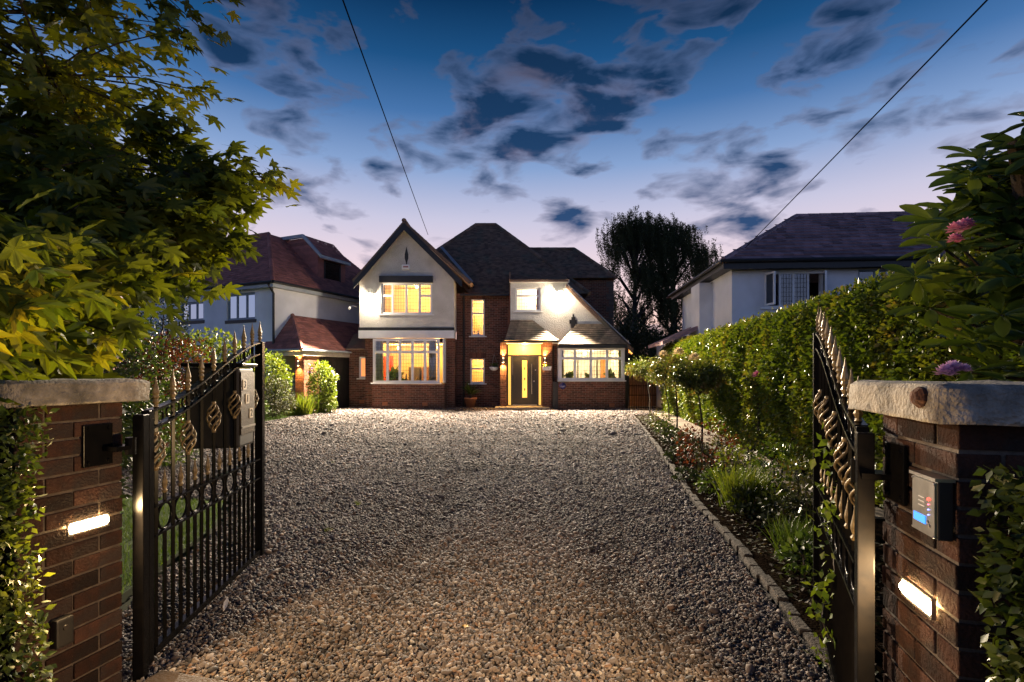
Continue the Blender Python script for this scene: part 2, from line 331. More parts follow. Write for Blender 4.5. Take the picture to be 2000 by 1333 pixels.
def leaves(name, parent, mat, P, size, axis, normal, T=T_LEAF, rnd=None, kind='stuff', smooth=False):
    N = len(P); b, a, n = frames(axis, normal); tv, tf = T
    V = P[:,None,:] + size[:,None,None]*(tv[None,:,0:1]*b[:,None,:] + tv[None,:,1:2]*a[:,None,:] + tv[None,:,2:3]*n[:,None,:])
    F = (tf[None] + (np.arange(N)*len(tv))[:,None,None]).reshape(-1, tf.shape[1])
    if rnd is None: rnd = RNG.random(N)
    o = npmesh(name, V.reshape(-1,3), F, mat, parent, np.repeat(np.clip(rnd,0,1), len(tv)), smooth)
    if kind: o['kind'] = kind
    return o
def rdir(N): v = RNG.normal(size=(N,3)); return v/np.linalg.norm(v, axis=1, keepdims=True)
# ================================================================== the setting
def sheet(name, poly, z, mat, grid=None, amp=0, label=None, thick=None):
    mb = MB()
    if thick: mb.prismz(poly, z-thick, z)
    else: mb.add([(x,y,z) for x,y in poly], [tuple(range(len(poly)))])
    o = mb.build(name, mat); o['kind'] = 'structure'; return o
m_earth = M('far_ground', (.05,.06,.025), (.035,.045,.02), .4, 1)
sheet('ground', [(-400,-200),(400,-200),(400,700),(-400,700)], -.06, m_earth)
# kerb line on the right of the drive, path edges and hedge foot (metres)
KERB = [(1.35,.6),(1.42,1.3),(1.58,2.6),(1.69,3.23),(1.89,4.3),(2.12,6.06),(2.43,7.75),(2.9,10.3),(3.45,13.4),(4.25,18.1)]
def along(poly, y):
    for (x0,y0),(x1,y1) in zip(poly, poly[1:]):
        if y0 <= y <= y1: return x0+(x1-x0)*(y-y0)/(y1-y0)
    (x0,y0),(x1,y1) = (poly[0],poly[1]) if y < poly[0][1] else (poly[-2],poly[-1])
    return x0+(x1-x0)*(y-y0)/(y1-y0)
def kerbx(y): return along(KERB, y)
def hedgex(y): return 3.42+.128*y
DRIVE = [(-7.55,6.3),(-3.3,6.05),(-2.85,5.0),(-2.5,3.4),(-2.25,2.7),(-2.25,-2.0),(1.2,-2.0)]+[(x-.02,y) for x,y in KERB]+[(6.3,19.4),(6.3,22.9),(-9.2,22.9),(-8.1,21.6),(-7.72,19.2),(-7.5,17),(-7.62,13),(-7.6,10)]
def inpoly(P, poly):
    x, y = P[:,0], P[:,1]; c = np.zeros(len(P), bool); n = len(poly)
    for i in range(n):
        x0,y0 = poly[i]; x1,y1 = poly[(i+1)%n]
        m = ((y0 > y) != (y1 > y)); c ^= m & (x < (x1-x0)*(y-y0)/((y1-y0) if y1 != y0 else 1e-9)+x0)
    return c
def ruts(x, y):   # gentle waves and tyre tracks in the gravel
    P = np.stack([x, y, 0*x], 1)
    h = .018*vnoise(P, .9, 3)+.009*vnoise(P, 3.1, 4)
    for c in (-1.15, .55):
        cx = c + .07*y; h -= .028*np.exp(-((x-cx)/.16)**2)
    return h
gx, gy = np.meshgrid(np.arange(-9.4, 6.6, .12), np.arange(-2.1, 23.1, .12)); P0 = np.stack([gx.ravel(), gy.ravel()], 1)
V = np.column_stack([P0, ruts(P0[:,0], P0[:,1])-.012]); nxg = gx.shape[1]; nyg = gx.shape[0]
ii = (np.arange(nyg-1)[:,None]*nxg+np.arange(nxg-1)[None]).ravel(); F = np.stack([ii, ii+1, ii+1+nxg, ii+nxg], 1)
cen = P0[F].mean(1); F = F[inpoly(cen, DRIVE)]
g = npmesh('gravel_drive', V, F, m_grit); g['kind'] = 'structure'
# ---- pebbles
def pebbles():
    pts = []; scl = []
    for (y0, y1, sp, s) in ((.6, 3.6, .0150, .0100), (3.6, 5.4, .0175, .0112), (5.4, 8.2, .0205, .0126), (8.2, 12.5, .029, .0172), (12.5, 22.9, .044, .0255)):
        x = np.arange(-9.2, 6.3, sp); y = np.arange(y0, y1, sp); xx, yy = np.meshgrid(x, y)
        p = np.stack([xx.ravel(), yy.ravel()], 1)
        m = (np.abs(p[:,0]) < (p[:,1]*1.12+.5)); p = p[m]
        p = p + RNG.uniform(-.5, .5, p.shape)*sp; p = p[inpoly(p, DRIVE)]; pts.append(p); scl.append(np.full(len(p), s))
    p = np.concatenate(pts); s = np.concatenate(scl)*RNG.lognormal(0, .28, len(p)); N = len(p)
    z = ruts(p[:,0], p[:,1])+RNG.uniform(-.35, .75, N)*s-.004
    me = bpy.data.meshes.new('pebbles'); me.vertices.add(N); me.vertices.foreach_set('co', np.column_stack([p, z]).astype(np.float32).ravel())
    a = me.attributes.new('rot', 'FLOAT_VECTOR', 'POINT'); a.data.foreach_set('vector', np.column_stack([RNG.normal(0,.45,N), RNG.normal(0,.45,N), RNG.uniform(0,6.28,N)]).astype(np.float32).ravel())
    sc = np.column_stack([s*RNG.uniform(.85,1.35,N), s*RNG.uniform(.6,1.0,N), s*RNG.uniform(.45,.75,N)])
    a = me.attributes.new('scl', 'FLOAT_VECTOR', 'POINT'); a.data.foreach_set('vector', sc.astype(np.float32).ravel())
    a = me.attributes.new('tone', 'FLOAT', 'POINT'); a.data.foreach_set('value', RNG.random(N).astype(np.float32))
    P3 = np.column_stack([p, 0*z]); dirt = .98+.26*vnoise(P3*np.array((1,.55,1)), 1.3, 8)+.14*vnoise(P3, 4.2, 9)      # dusty and damp patches, tyre tracks
    for c in (-1.15, .55): dirt -= .16*np.exp(-((p[:,0]-c-.07*p[:,1])/.22)**2)
    a = me.attributes.new('dirt', 'FLOAT', 'POINT'); a.data.foreach_set('value', np.clip(dirt,.45,1.5).astype(np.float32))
    o = bpy.data.objects.new('pebbles', me); COL.objects.link(o); tag(o, kind='stuff', label='loose mixed pebbles covering the drive in front of the house', cat='gravel')
    mt = bpy.data.materials.new('pebble_stone'); mt.use_nodes = True; t = mt.node_tree; L = t.links.new; b = t.nodes['Principled BSDF']; b.inputs['Roughness'].default_value = .75; b.inputs['Specular IOR Level'].default_value = .25
    at = t.nodes.new('ShaderNodeAttribute'); at.attribute_type = 'INSTANCER'; at.attribute_name = 'tone'
    rp = t.nodes.new('ShaderNodeValToRGB'); L(at.outputs['Fac'], rp.inputs[0]); rp.color_ramp.interpolation = 'CONSTANT'
    cols = [(0,(.050,.048,.052)),(.16,(.125,.106,.102)),(.32,(.175,.142,.125)),(.47,(.095,.078,.073)),(.60,(.235,.20,.182)),(.71,(.155,.138,.138)),(.82,(.185,.122,.09)),(.92,(.36,.33,.31)),(.97,(.075,.064,.062))]
    while len(rp.color_ramp.elements) < len(cols): rp.color_ramp.elements.new(.5)
    for e, (q, c) in zip(rp.color_ramp.elements, cols): e.position = q; e.color = (*c, 1)
    a2 = t.nodes.new('ShaderNodeAttribute'); a2.attribute_type = 'INSTANCER'; a2.attribute_name = 'dirt'
    hv = t.nodes.new('ShaderNodeHueSaturation'); L(rp.outputs[0], hv.inputs['Color']); L(a2.outputs['Fac'], hv.inputs['Value']); L(hv.outputs[0], b.inputs['Base Color'])
    ng = bpy.data.node_groups.new('pebble_scatter', 'GeometryNodeTree'); ng.interface.new_socket('Geometry', in_out='INPUT', socket_type='NodeSocketGeometry'); ng.interface.new_socket('Geometry', in_out='OUTPUT', socket_type='NodeSocketGeometry')
    n = ng.nodes; l = ng.links.new; gi = n.new('NodeGroupInput'); go = n.new('NodeGroupOutput')
    ico = n.new('GeometryNodeMeshIcoSphere'); ico.inputs['Radius'].default_value = 1; ico.inputs['Subdivisions'].default_value = 2
    sp = n.new('GeometryNodeSetPosition'); l(ico.outputs[0], sp.inputs[0]); nt = n.new('ShaderNodeTexNoise'); nt.inputs['Scale'].default_value = 1.1; nt.inputs['Detail'].default_value = 0
    sb = n.new('ShaderNodeVectorMath'); sb.operation = 'SUBTRACT'; l(nt.outputs['Color'], sb.inputs[0]); sb.inputs[1].default_value = (.5,.5,.5)
    sl = n.new('ShaderNodeVectorMath'); sl.operation = 'SCALE'; l(sb.outputs[0], sl.inputs[0]); sl.inputs['Scale'].default_value = .9; l(sl.outputs[0], sp.inputs['Offset'])
    sh = n.new('GeometryNodeSetShadeSmooth'); l(sp.outputs[0], sh.inputs[0]); sm = n.new('GeometryNodeSetMaterial'); l(sh.outputs[0], sm.inputs[0]); sm.inputs['Material'].default_value = mt
    ip = n.new('GeometryNodeInstanceOnPoints'); l(gi.outputs[0], ip.inputs['Points']); l(sm.outputs[0], ip.inputs['Instance'])
    for nm, sk in (('rot', 'Rotation'), ('scl', 'Scale')):
        na = n.new('GeometryNodeInputNamedAttribute'); na.data_type = 'FLOAT_VECTOR'; na.inputs['Name'].default_value = nm; l(na.outputs[0], ip.inputs[sk])
    l(ip.outputs[0], go.inputs[0])
    md = o.modifiers.new('scatter', 'NODES'); md.node_group = ng; me.materials.append(mt)
    return N
NP = pebbles(); print('pebbles', NP)

# ---- kerb setts, soil bed, flagged path, lawns
kerb = thing('kerb', None, None, (2.3, 6, 0)); kerb['kind'] = 'structure'
ksett = [MB().box(-.036,.036,-.098,.098,-.10,.034).mesh('edging_stone', m_kerb, bevel=.012) for _ in range(1)][0]
acc_y = 1.2
while acc_y < 18.1:
    x = kerbx(acc_y); dx = (kerbx(acc_y+.1)-kerbx(acc_y-.1))/.2; ang = -math.atan(dx)
    o = inst('edging_stone', ksett, kerb, local=False); o.location = (x+.05+random.uniform(-.012,.012), acc_y, random.uniform(-.012,.008)); o.rotation_euler = (random.uniform(-.03,.03), random.uniform(-.05,.05), ang+random.uniform(-.03,.03)); o.scale = (1, random.uniform(.94,1.02), 1)
    acc_y += .204/math.sqrt(1+dx*dx)
bed = [(x+.06,y) for x,y in KERB[1:]]+[(4.9,19.2),(6.2,19.2)]+[(hedgex(y)+.5,y) for y in (18,12,6,2,1.3)]
sheet('flower_bed', bed, .024, m_soil)
path = thing('garden_path', None, None, (4.2,10,0)); path['kind'] = 'structure'
yy = 5.2
while yy < 18.5:
    L_ = random.uniform(.55,.8); xm = hedgex(yy)-.50+.012*yy
    mb = MB().box(-.33,.33,-L_/2+.008,L_/2-.008,-.05,.042)
    o = mb.build('flagstone', m_flag, path, bevel=.01); o.location = (xm, yy+L_/2, random.uniform(-.004,.006)); o.rotation_euler = (random.uniform(-.01,.01), random.uniform(-.01,.01), -.127+random.uniform(-.02,.02)); yy += L_
def lawn(name, poly, n, h):
    sheet(name, poly, .012, m_turf)
    xs = [p[0] for p in poly]; ys = [p[1] for p in poly]
    P = np.column_stack([RNG.uniform(min(xs),max(xs),n), RNG.uniform(min(ys),max(ys),n)]); P = P[inpoly(P, poly)]; N = len(P)
    P = np.column_stack([P, np.full(N,.01)]); ax = rdir(N)*.45+np.array((0,0,1)); s = RNG.uniform(.6,1.2,N)*h
    tv = np.array([(-.06,0,0),(.06,0,0),(.0,1,.25)]); 
    return leaves('grass', None, m_grass, P, s, ax, rdir(N), (tv, np.array([(0,1,2)])))
m_grass = leafmat('grass_blade', [(.05,.10,.012),(.075,.14,.018),(.10,.16,.03)], .6, .3)
LAWN_A = [(-2.6,2.75),(-2.62,3.4),(-2.9,5.0),(-3.35,5.95),(-5,6.15),(-7.5,6.2),(-8,2.0),(-2.7,2.0)]
LAWN_B = [(-7.66,10),(-7.68,13),(-7.56,17),(-7.78,19.2),(-8.15,21.5),(-9.5,21.5),(-14,19),(-14,6.2),(-7.62,6.2)]
o = lawn('near_lawn', LAWN_A, 60000, .05); tag(o, 'short lawn grass just behind the open left gate', 'grass')
o = lawn('far_lawn', LAWN_B, 90000, .07); tag(o, 'bright lawn strip curving towards the neighbouring garage', 'grass')
le = thing('lawn_edging', None, None, (-7.6,14,0)); le['kind'] = 'structure'
mle = MB().box(-.04,.04,-.19,.19,-.1,.035).mesh('edging_stone', m_kerb, bevel=.008)
EDG = [(-7.6,6.4),(-7.6,10),(-7.62,13),(-7.5,17),(-7.72,19.2),(-8.1,21.4)]
q = 6.6
while q < 21.4:
    x = along(EDG, q); dx = along(EDG, q+.1)-along(EDG, q-.1); o = inst('edging_stone', mle, le, local=False); o.location = (x-.01, q, random.uniform(-.01,.006)); o.rotation_euler = (0,0,-math.atan(dx/.2)+random.uniform(-.02,.02)); q += .39
# ================================================================== walls, bricks, tiles, windows
def cut(x0, x1, z0, z1, holes):
    xs = sorted({x0,x1,*[h for a,b,c,d in holes for h in (a,b) if x0 < h < x1]}); zs = sorted({z0,z1,*[h for a,b,c,d in holes for h in (c,d) if z0 < h < z1]})
    for i in range(len(xs)-1):
        for j in range(len(zs)-1):
            cx = (xs[i]+xs[i+1])/2; cz = (zs[j]+zs[j+1])/2
            if not any(a < cx < b and c < cz < d for a,b,c,d in holes): yield xs[i], xs[i+1], zs[j], zs[j+1]
def wallcells(mb, x0, x1, z0, z1, y, th, holes=()):
    for a,b,c,d in cut(x0,x1,z0,z1,holes): mb.box(a,b,y,y+th,c,d)
    return mb
def bricks(mb, x0, x1, z0, z1, y, holes=(), bl=.215, bh=.065, j=.012, proud=.009, start=None):
    row = 0; z = z0
    while z < z1-.02:
        zt = min(z+bh, z1); zc = (z+zt)/2
        x = x0-(bl+j)/2*(row % 2)
        while x < x1:
            segs = [(max(x,x0), min(x+bl,x1))]
            for a,b,c,d in holes:
                if c-.005 < zc < d+.005:
                    ns = []
                    for s,e in segs:
                        if e <= a or s >= b: ns.append((s,e))
                        else:
                            if s < a: ns.append((s,a))
                            if e > b: ns.append((b,e))
                    segs = ns
            for s,e in segs:
                if e-s > .025:
                    dp = proud+random.uniform(-.002,.003); b0 = len(mb.v)
                    mb.v += [(s,y-dp,z),(e,y-dp,z),(e,y-dp,zt),(s,y-dp,zt),(s,y+.004,z),(e,y+.004,z),(e,y+.004,zt),(s,y+.004,zt)]
                    mb.f += [(b0,b0+1,b0+2,b0+3),(b0+1,b0+5,b0+6,b0+2),(b0+4,b0,b0+3,b0+7),(b0+3,b0+2,b0+6,b0+7),(b0+4,b0+5,b0+1,b0)]
            x += bl+j
        z += bh+j; row += 1
    return mb
def tiles(mb, bl, br, tr, tl, gauge, width, lift=.016, jitter=.004, clip=None):
    bl,br,tr,tl = map(Vector, (bl,br,tr,tl)); n = (br-bl).cross(tl-bl).normalized()
    h = ((tl+tr)/2-(bl+br)/2).length; rows = max(1, round(h/gauge)); u = (br-bl).normalized()
    for r in range(rows):
        a0 = r/rows; a1 = min(1, (r+1.12)/rows)
        L0 = bl.lerp(tl,a0); R0 = br.lerp(tr,a0); L1 = bl.lerp(tl,a1); R1 = br.lerp(tr,a1)
        w = (R0-L0).length; k = -width*(.5 if r % 2 else 0)
        while k < w:
            s = max(k,0); e = min(k+width-.004, w)
            if e-s > .02:
                p0 = L0+u*s; p1 = L0+u*e
                d = L1-L0; dl = (d-u*d.dot(u)); p2 = p1+dl; p3 = p0+dl
                # keep the upper corners inside the sloping ends
                lim0 = (L1-L0).dot(u); lim1 = (R1-L0).dot(u)
                if s < lim0: p3 = p3+u*(min(lim0,e)-s)
                if e > lim1: p2 = p2-u*(e-max(lim1,s))
                lf = n*(lift+random.uniform(-jitter,jitter)); up = n*.003
                mb.add([p0, p1, p0+lf, p1+lf, p2+up, p3+up], [(0,1,3,2),(2,3,4,5)])
            k += width
    return mb
def pane_obj(x0,x1,z0,z1,y,parent,T=None,mat=None):
    return MB().box(x0,x1,y,y+.006,z0,z1).build('pane', mat or m_glass, parent, T)
def window(parent, x0, x1, z0, z1, y, cols, transom=None, split=None, fw=.055, fr=None, gl=None, lead=(.11,.14), sill=True, sillm=None, T=None, depth=.07, name='window', tops=None, sillh=.05, label=None):
    """cols: list of column fractions edges; transom: height fraction where the top lights start (per column in tops)"""
    fr = fr or m_white; mb = MB(); W = x1-x0; H = z1-z0
    mb.box(x0,x1,y,y+depth,z0,z0+fw); mb.box(x0,x1,y,y+depth,z1-fw,z1); mb.box(x0,x0+fw,y,y+depth,z0+fw,z1-fw); mb.box(x1-fw,x1,y,y+depth,z0+fw,z1-fw)
    ed = [x0+fw]+[x0+W*c for c in cols]+[x1-fw]; panes = []
    for i in range(len(ed)-1):
        a = ed[i]+(fw*.45 if i > 0 else 0); b = ed[i+1]-(fw*.45 if i < len(ed)-2 else 0)
        if i > 0: mb.box(ed[i]-fw*.45, ed[i]+fw*.45, y+.002, y+depth, z0+fw, z1-fw)
        if transom and (tops is None or i in tops):
            zt = z0+H*transom; mb.box(a,b,y+.004,y+depth,zt-fw*.4,zt+fw*.4)
            panes += [(a,b,z0+fw,zt-fw*.4,False),(a,b,zt+fw*.4,z1-fw,True)]
        else: panes.append((a,b,z0+fw,z1-fw,False))
    sash = MB()
    for a,b,c,d,top in panes:      # inner sash beads
        t = fw*.35; sash.box(a,b,y+.012,y+depth-.01,c,c+t).box(a,b,y+.012,y+depth-.01,d-t,d).box(a,a+t,y+.012,y+depth-.01,c+t,d-t).box(b-t,b,y+.012,y+depth-.01,c+t,d-t)
    mb.v and None
    w = mb.build(name, fr, parent, T)
    if label: w['label'] = label
    sash.build('sash', fr, w, T)
    for a,b,c,d,top in panes: pane_obj(a+fw*.35,b-fw*.35,c+fw*.35,d-fw*.35,y+.03,w,T,gl)
    if lead:
        lm = MB()
        for a,b,c,d,top in panes:
            n = max(1,round((b-a)/lead[0])); k = max(1,round((d-c)/lead[1]))
            for q in range(1,n): xx = a+(b-a)*q/n; lm.box(xx-.005,xx+.005,y+.024,y+.029,c,d)
            for q in range(1,k): zz = c+(d-c)*q/k; lm.box(a,b,y+.0235,y+.0285,zz-.005,zz+.005)
        if lm.v: lm.build('leading', m_came, w, T)
    if sill: MB().box(x0-.09,x1+.09,y-.09,y+depth+.02,z0-sillh,z0-.002).build('sill', sillm or m_white, w, T, bevel=.006)
    return w
def room(parent, x0,x1,y0,y1,z0,z1, wall):
    mb = MB()
    mb.box(x0,x1,y1,y1+.05,z0,z1); mb.box(x0-.05,x0,y0,y1,z0,z1); mb.box(x1,x1+.05,y0,y1,z0,z1); mb.box(x0,x1,y0,y1,z1,z1+.05)
    r = mb.build('room_walls', wall, parent); MB().box(x0,x1,y0,y1,z0-.05,z0).build('room_floor', m_floorin, r); return r

# ================================================================== the brick house
YM, YL, YJ, YB, YR, YRB, YD = 22.6, 21.9, 21.7, 21.35, 21.9, 21.35, 22.2
house = thing('brick_house', 'red brick detached house with white rendered gable and lit windows behind the gravel drive', 'house', (-1, 22.6, 0))
core = MB(); bk = MB(); rd = MB()
# --- left wing, ground floor
lx0, lx1 = X(713.5,YL), X(888,YL); zj = Z(661,YJ)
bx0, bx1 = X(727,YB), X(868,YB); bzs = Z(748,YB)
hole_bay = (bx0+.05, bx1-.05, bzs, zj+.1)
wallcells(core, lx0, lx1, 0, zj, YL, .3, [hole_bay]); bricks(bk, lx0, lx1, 0, zj, YL, [(bx0-.01,bx1+.01,0,zj+.1)])
core.box(bx0,bx1,YB,YL-.001,0,bzs-.06); bricks(bk, bx0, bx1, 0, bzs-.06, YB)
def side_bricks(mb, xw, y0, y1, z0, z1, sgn, holes=()):   # faces +x (sgn 1) or -x
    t = MB(); bricks(t, 0, y1-y0, z0, z1, 0, holes)
    for (a,b,c) in t.v: mb.v.append((xw-sgn*b, y0+a, c))
    off = len(mb.v)-len(t.v); mb.f += [tuple(i+off for i in (f if sgn > 0 else f[::-1])) for f in t.f]
side_bricks(bk, bx1, YB, YL, 0, bzs-.06, 1)
core.box(lx1-.3,lx1-.002,YL+.3,YM,0,zj); side_bricks(bk, lx1-.002, YL, YM, 0, zj, 1)
# --- main front wall
mx0, mx1 = lx1, X(1000,YM); zeave = Z(573,YM)
wU = (X(920,YM), X(946.5,YM), Z(656.5,YM), Z(584.5,YM)); wD = (X(918.5,YM), X(946.5,YM), Z(749,YM), Z(700,YM))
wallcells(core, mx0, mx1, 0, zeave, YM, .3, [wU,wD]); bricks(bk, mx0, mx1, 0, zeave, YM, [wU,wD])
# --- annex at far left and its little window
ax0 = X(682,22.3); ax1 = lx0; wA = (X(701,22.3), X(713,22.3)-.0, Z(739,22.3), Z(697,22.3))
wallcells(core, ax0, lx0-.001, 0, Z(680,22.3), 22.3, .3, [(wA[0],lx0,wA[2],wA[3])]); bricks(bk, ax0, lx0-.001, 0, Z(680,22.3), 22.3, [(wA[0],lx0,wA[2],wA[3])])
# --- porch piers and the right wing, ground floor
zp = Z(669,21.5); pxa, pxb = X(977,21.6), X(989,21.6); pxc, pxd = X(1060,21.6), X(1078.5,21.6)
core.box(pxa,pxb,21.6,YM,0,zp); bricks(bk, pxa, pxb, 0, zp, 21.6); core.box(pxc,pxd,21.6,YR-.002,0,zp); bricks(bk, pxc, pxd, 0, zp, 21.6)
side_bricks(bk, pxa, 21.6, YM, 0, zp, -1); side_bricks(bk, pxb, 21.6, YD, 0, zp, 1); side_bricks(bk, pxc, 21.6, YD, 0, zp, -1)
rx0, rx1 = pxc, X(1227,YR); zr = Z(672,YR); cx0, cx1 = X(1090.5,YRB), X(1221,YRB); czs = Z(743,YRB)
hole_rb = (cx0+.08, cx1-.08, czs, Z(680,YRB))
wallcells(core, rx0, rx1, 0, zr, YR, .3, [hole_rb]); bricks(bk, pxd, rx1, 0, zr, YR, [(cx0-.01,cx1+.01,0,zr+.1)])
core.box(cx0,cx1,YRB,YR-.001,0,czs-.05); bricks(bk, cx0, cx1, 0, czs-.05, YRB); side_bricks(bk, cx0, YRB, YR, 0, czs-.05, -1)
core.box(rx1-.3,rx1,YR+.3,28,0,zr)
# --- rear right block wall with stepped quoins
qx = 4.92; core.box(qx-.3,qx,24.9,30,0,6.05); core.box(X(1085,24.9),qx-.3,24.9,25.2,2,6.05); bricks(bk, X(1085,24.9), qx, 2, 6.05, 24.9)
core.build('wall', m_mortar, house)['kind'] = 'stuff'; o = bk.build('brickwork', m_brick, house); o['kind'] = 'stuff'; o['label'] = 'small red brown bricks of the house walls'
m_quoin = M('quoin_brick', (.10,.075,.06), None, 8, .85)
for k in range(12): w_ = .34 if k % 2 else .22; MB().box(qx-w_,qx+.02,24.86,24.888,2.4+k*.3,2.4+k*.3+.27).build('quoin', m_quoin, house)
# --- rendered upper storeys
uw = (X(744.5,YJ), X(844,YJ), Z(614,YJ), Z(553,YJ))
gx0, gx1 = X(702,YJ), X(887,YJ); zg0 = Z(645,YJ); zg1 = Z(548,YJ)
wallcells(rd, gx0, gx1, zg0, zg1, YJ, .25, [uw]); apx, apz = X(789,YJ), Z(441,YJ)
rd.prism([(gx0,zg1),(gx1,zg1),(apx,apz)], YJ, YJ+.25); rd.box(gx1-.25,gx1,YJ+.25,YM,zg0,zg1); rd.box(gx0,gx0+.25,YJ+.25,25,zg0,zg1)
o = rd.build('rendered_wall', m_render, house); o['label'] = 'white roughcast gable wall'; rd2 = MB()
rw = (X(1006.6,YR), X(1056,YR), Z(608,YR), Z(562,YR)); r0, r1 = X(997,YR), X(1107,YR); rzt = Z(552,YR)
wallcells(rd2, r0, r1, zr, rzt, YR, .25, [rw]); rd2.prism([(r1,rzt),(r1,zr),(X(1232,YR),zr)], YR, YR+.25)
o = rd2.build('rendered_wall', m_render, house); o['label'] = 'white roughcast wall with sloping verge above the porch'
MB().add([(r0,YR,rzt),(r0,YR,Z(664,YR)),(X(988.5,YR),YR+.02,Z(664,YR)),(r0,YM,rzt),(r0,YM,Z(664,YR)),(X(988.5,YM),YM,Z(664,YR))],[(0,1,2),(3,5,4),(0,2,5,3),(0,3,4,1),(1,4,5,2)]).build('flank_buttress', m_brick, house)
MB().box(r0-.04,r1+.1,YR-.10,YR-.002,rzt-.02,rzt+.10).build('fascia', m_white, house)
MB().box(gx0-.02,gx1+.01,YJ-.05,YJ-.002,zg0-.02,Z(640,YJ)).build('drip_board', m_black, house)
MB().box(gx0-.02,gx1+.01,YJ-.08,YL-.012,zj,zg0-.022).build('jetty_fascia', m_white, house)
MB().box(gx0,gx1-.01,YJ,YM,zg0-.02,zg0-.001).build('jetty_soffit', m_white, house)
# --- bay windows
bay = window(house, X(729,YB), X(858.5,YB), bzs, Z(662,YB), YB, [.215,.40,.59,.78], .70, fw=.07, lead=(.115,.14), name='bay_window', label='five light bay window with grey curtains either side')
Tb = Matrix(((0,-1,0,bx1-.01),(1,0,0,YB+.07),(0,0,1,0),(0,0,0,1)))
window(house, 0, YL-YB-.07, bzs, Z(662,YB), 0, [], .70, fw=.07, lead=(.115,.14), sill=False, T=Tb, name='bay_side_window')
Tb2 = Matrix(((0,1,0,bx0+.01),(-1,0,0,YL),(0,0,1,0),(0,0,0,1)))
window(house, 0, YL-YB-.07, bzs, Z(662,YB), 0, [], .70, fw=.07, lead=(.115,.14), sill=False, T=Tb2, name='bay_side_window')
rb = window(house, X(1093,YRB), X(1218,YRB), czs, Z(680,YRB), YRB, [.24,.49,.74], .68, fw=.07, lead=(.13,.15), name='bay_window', label='wide four light bay window under a tiled roof')
for a_c in (cx0,cx1-.07): MB().box(a_c,a_c+.07,YRB+.07,YR,czs,Z(680,YRB)).build('bay_cheek', m_white, house)
window(house, *uw, YJ+.05, [.22,.49,.75], .60, fw=.06, tops=(0,3), lead=(.115,.15), label='upstairs gable window with open view of a lit room')
MB().box(uw[0]-.06,uw[1]+.04,YJ-.13,YJ-.002,uw[3]+.01,Z(540,YJ)).build('window_canopy', m_black, house)
window(house, *wU, YM+.04, [], .62, fw=.05, lead=(.11,.14), label='narrow upstairs stair window'); window(house, *wD, YM+.04, [], .58, fw=.05, lead=(.11,.14), label='narrow ground floor window by the potted plant')
window(house, *rw, YR+.05, [], .66, fw=.055, lead=(.11,.14), label='small upstairs window above the porch')
window(house, wA[0], lx0-.02, wA[2], wA[3], 22.34, [], None, fw=.06, gl=e_orange, lead=None, name='window', label='slim annex window glowing orange')
# --- soldier course lintels above the stair windows
for w in (wU, wD):
    sc = MB(); xx = w[0]-.05
    while xx < w[1]+.02: sc.box(xx,xx+.065,YM-.016,YM-.010,w[3]+.01,w[3]+.225); xx += .075
    sc.build('soldier_course', m_brick, house)['kind'] = 'stuff'
# --- front door, sidelights, step
dz0, dz1 = Z(790,YD), Z(695,YD); dx0, dx1 = X(1001,YD), X(1049,YD)
MB().box(pxb,pxc,YD+.06,YD+.36,0,.12).build('door_sill', m_step, house)
df = MB(); fx0, fx1 = X(990.5,YD), X(1059,YD); zt0, zt1 = Z(693.5,YD), Z(674,YD)
df.box(fx0,fx1,YD,YD+.1,zt1,zp+.05).box(fx0,fx0+.05,YD,YD+.1,.12,zt1).box(fx1-.05,fx1,YD,YD+.1,.12,zt1).box(dx0-.07,dx0-.005,YD,YD+.1,.12,zt0-.06).box(dx1+.005,dx1+.07,YD,YD+.1,.12,zt0-.06).box(fx0+.05,fx1-.05,YD+.002,YD+.1,zt0-.06,zt0)
frm = df.build('door_frame', m_door, house)
MB().box(fx0+.05,fx1-.05,YD+.05,YD+.06,zt0,zt1).build('fanlight', e_frost, frm)
MB().box(fx0+.05,dx0-.07,YD+.05,YD+.06,.14,zt0-.06).build('sidelight', e_frost, frm); MB().box(dx1+.07,fx1-.05,YD+.05,YD+.06,.14,zt0-.06).build('sidelight', e_frost, frm)
dr = MB(); gs0, gs1, gz0, gz1 = X(1020,YD), X(1029.5,YD), Z(777,YD), Z(704,YD)
wallcells(dr, dx0, dx1, dz0, zt0-.065, YD+.03, .05, [(gs0,gs1,gz0,gz1)]); door = dr.build('door', m_door, house); door['label'] = 'dark front door with a tall lit glass strip and long steel handle'
MB().box(gs0,gs1,YD+.045,YD+.055,gz0,gz1).build('glazing', e_frost, door)
m_etch = M('etched_glass', (.35,.2,.05), None, 5, .5)
for q in (.22,.5,.78): MB().box(gs0+.08,gs1-.08,YD+.036,YD+.044,gz0+(gz1-gz0)*q-.05,gz0+(gz1-gz0)*q+.05).build('glass_motif', m_etch, door)
hx = X(1038.5,YD); MB().tube([(hx,YD-.05,Z(770,YD)),(hx,YD-.05,Z(711,YD))],.016,10).tube([(hx,YD-.05,Z(764,YD)),(hx,YD+.03,Z(764,YD))],.011,8).tube([(hx,YD-.05,Z(717,YD)),(hx,YD+.03,Z(717,YD))],.011,8).build('pull_handle', m_steel, door)
MB().lathe([(.03,0),(.03,.02)],(0,0,0),12).build('lock', m_steel, door, T=Matrix.Translation((X(1046,YD),YD+.028,Z(723,YD)))@Matrix.Rotation(R(90),4,'X'))
MB().lathe([(.035,0),(.03,.03)],(0,0,0),12).build('lock', m_steel, door, T=Matrix.Translation((X(1043,YD),YD+.028,Z(745,YD)))@Matrix.Rotation(R(90),4,'X'))
MB().box(dx0+.02,dx1-.02,YD-.06,YD+.03,.12,.155).build('threshold', m_steel, door)
MB().box(X(967,21.3),X(1074,21.3),21.2,22.26,0,.10).build('front_step', m_step, house, bevel=.015)
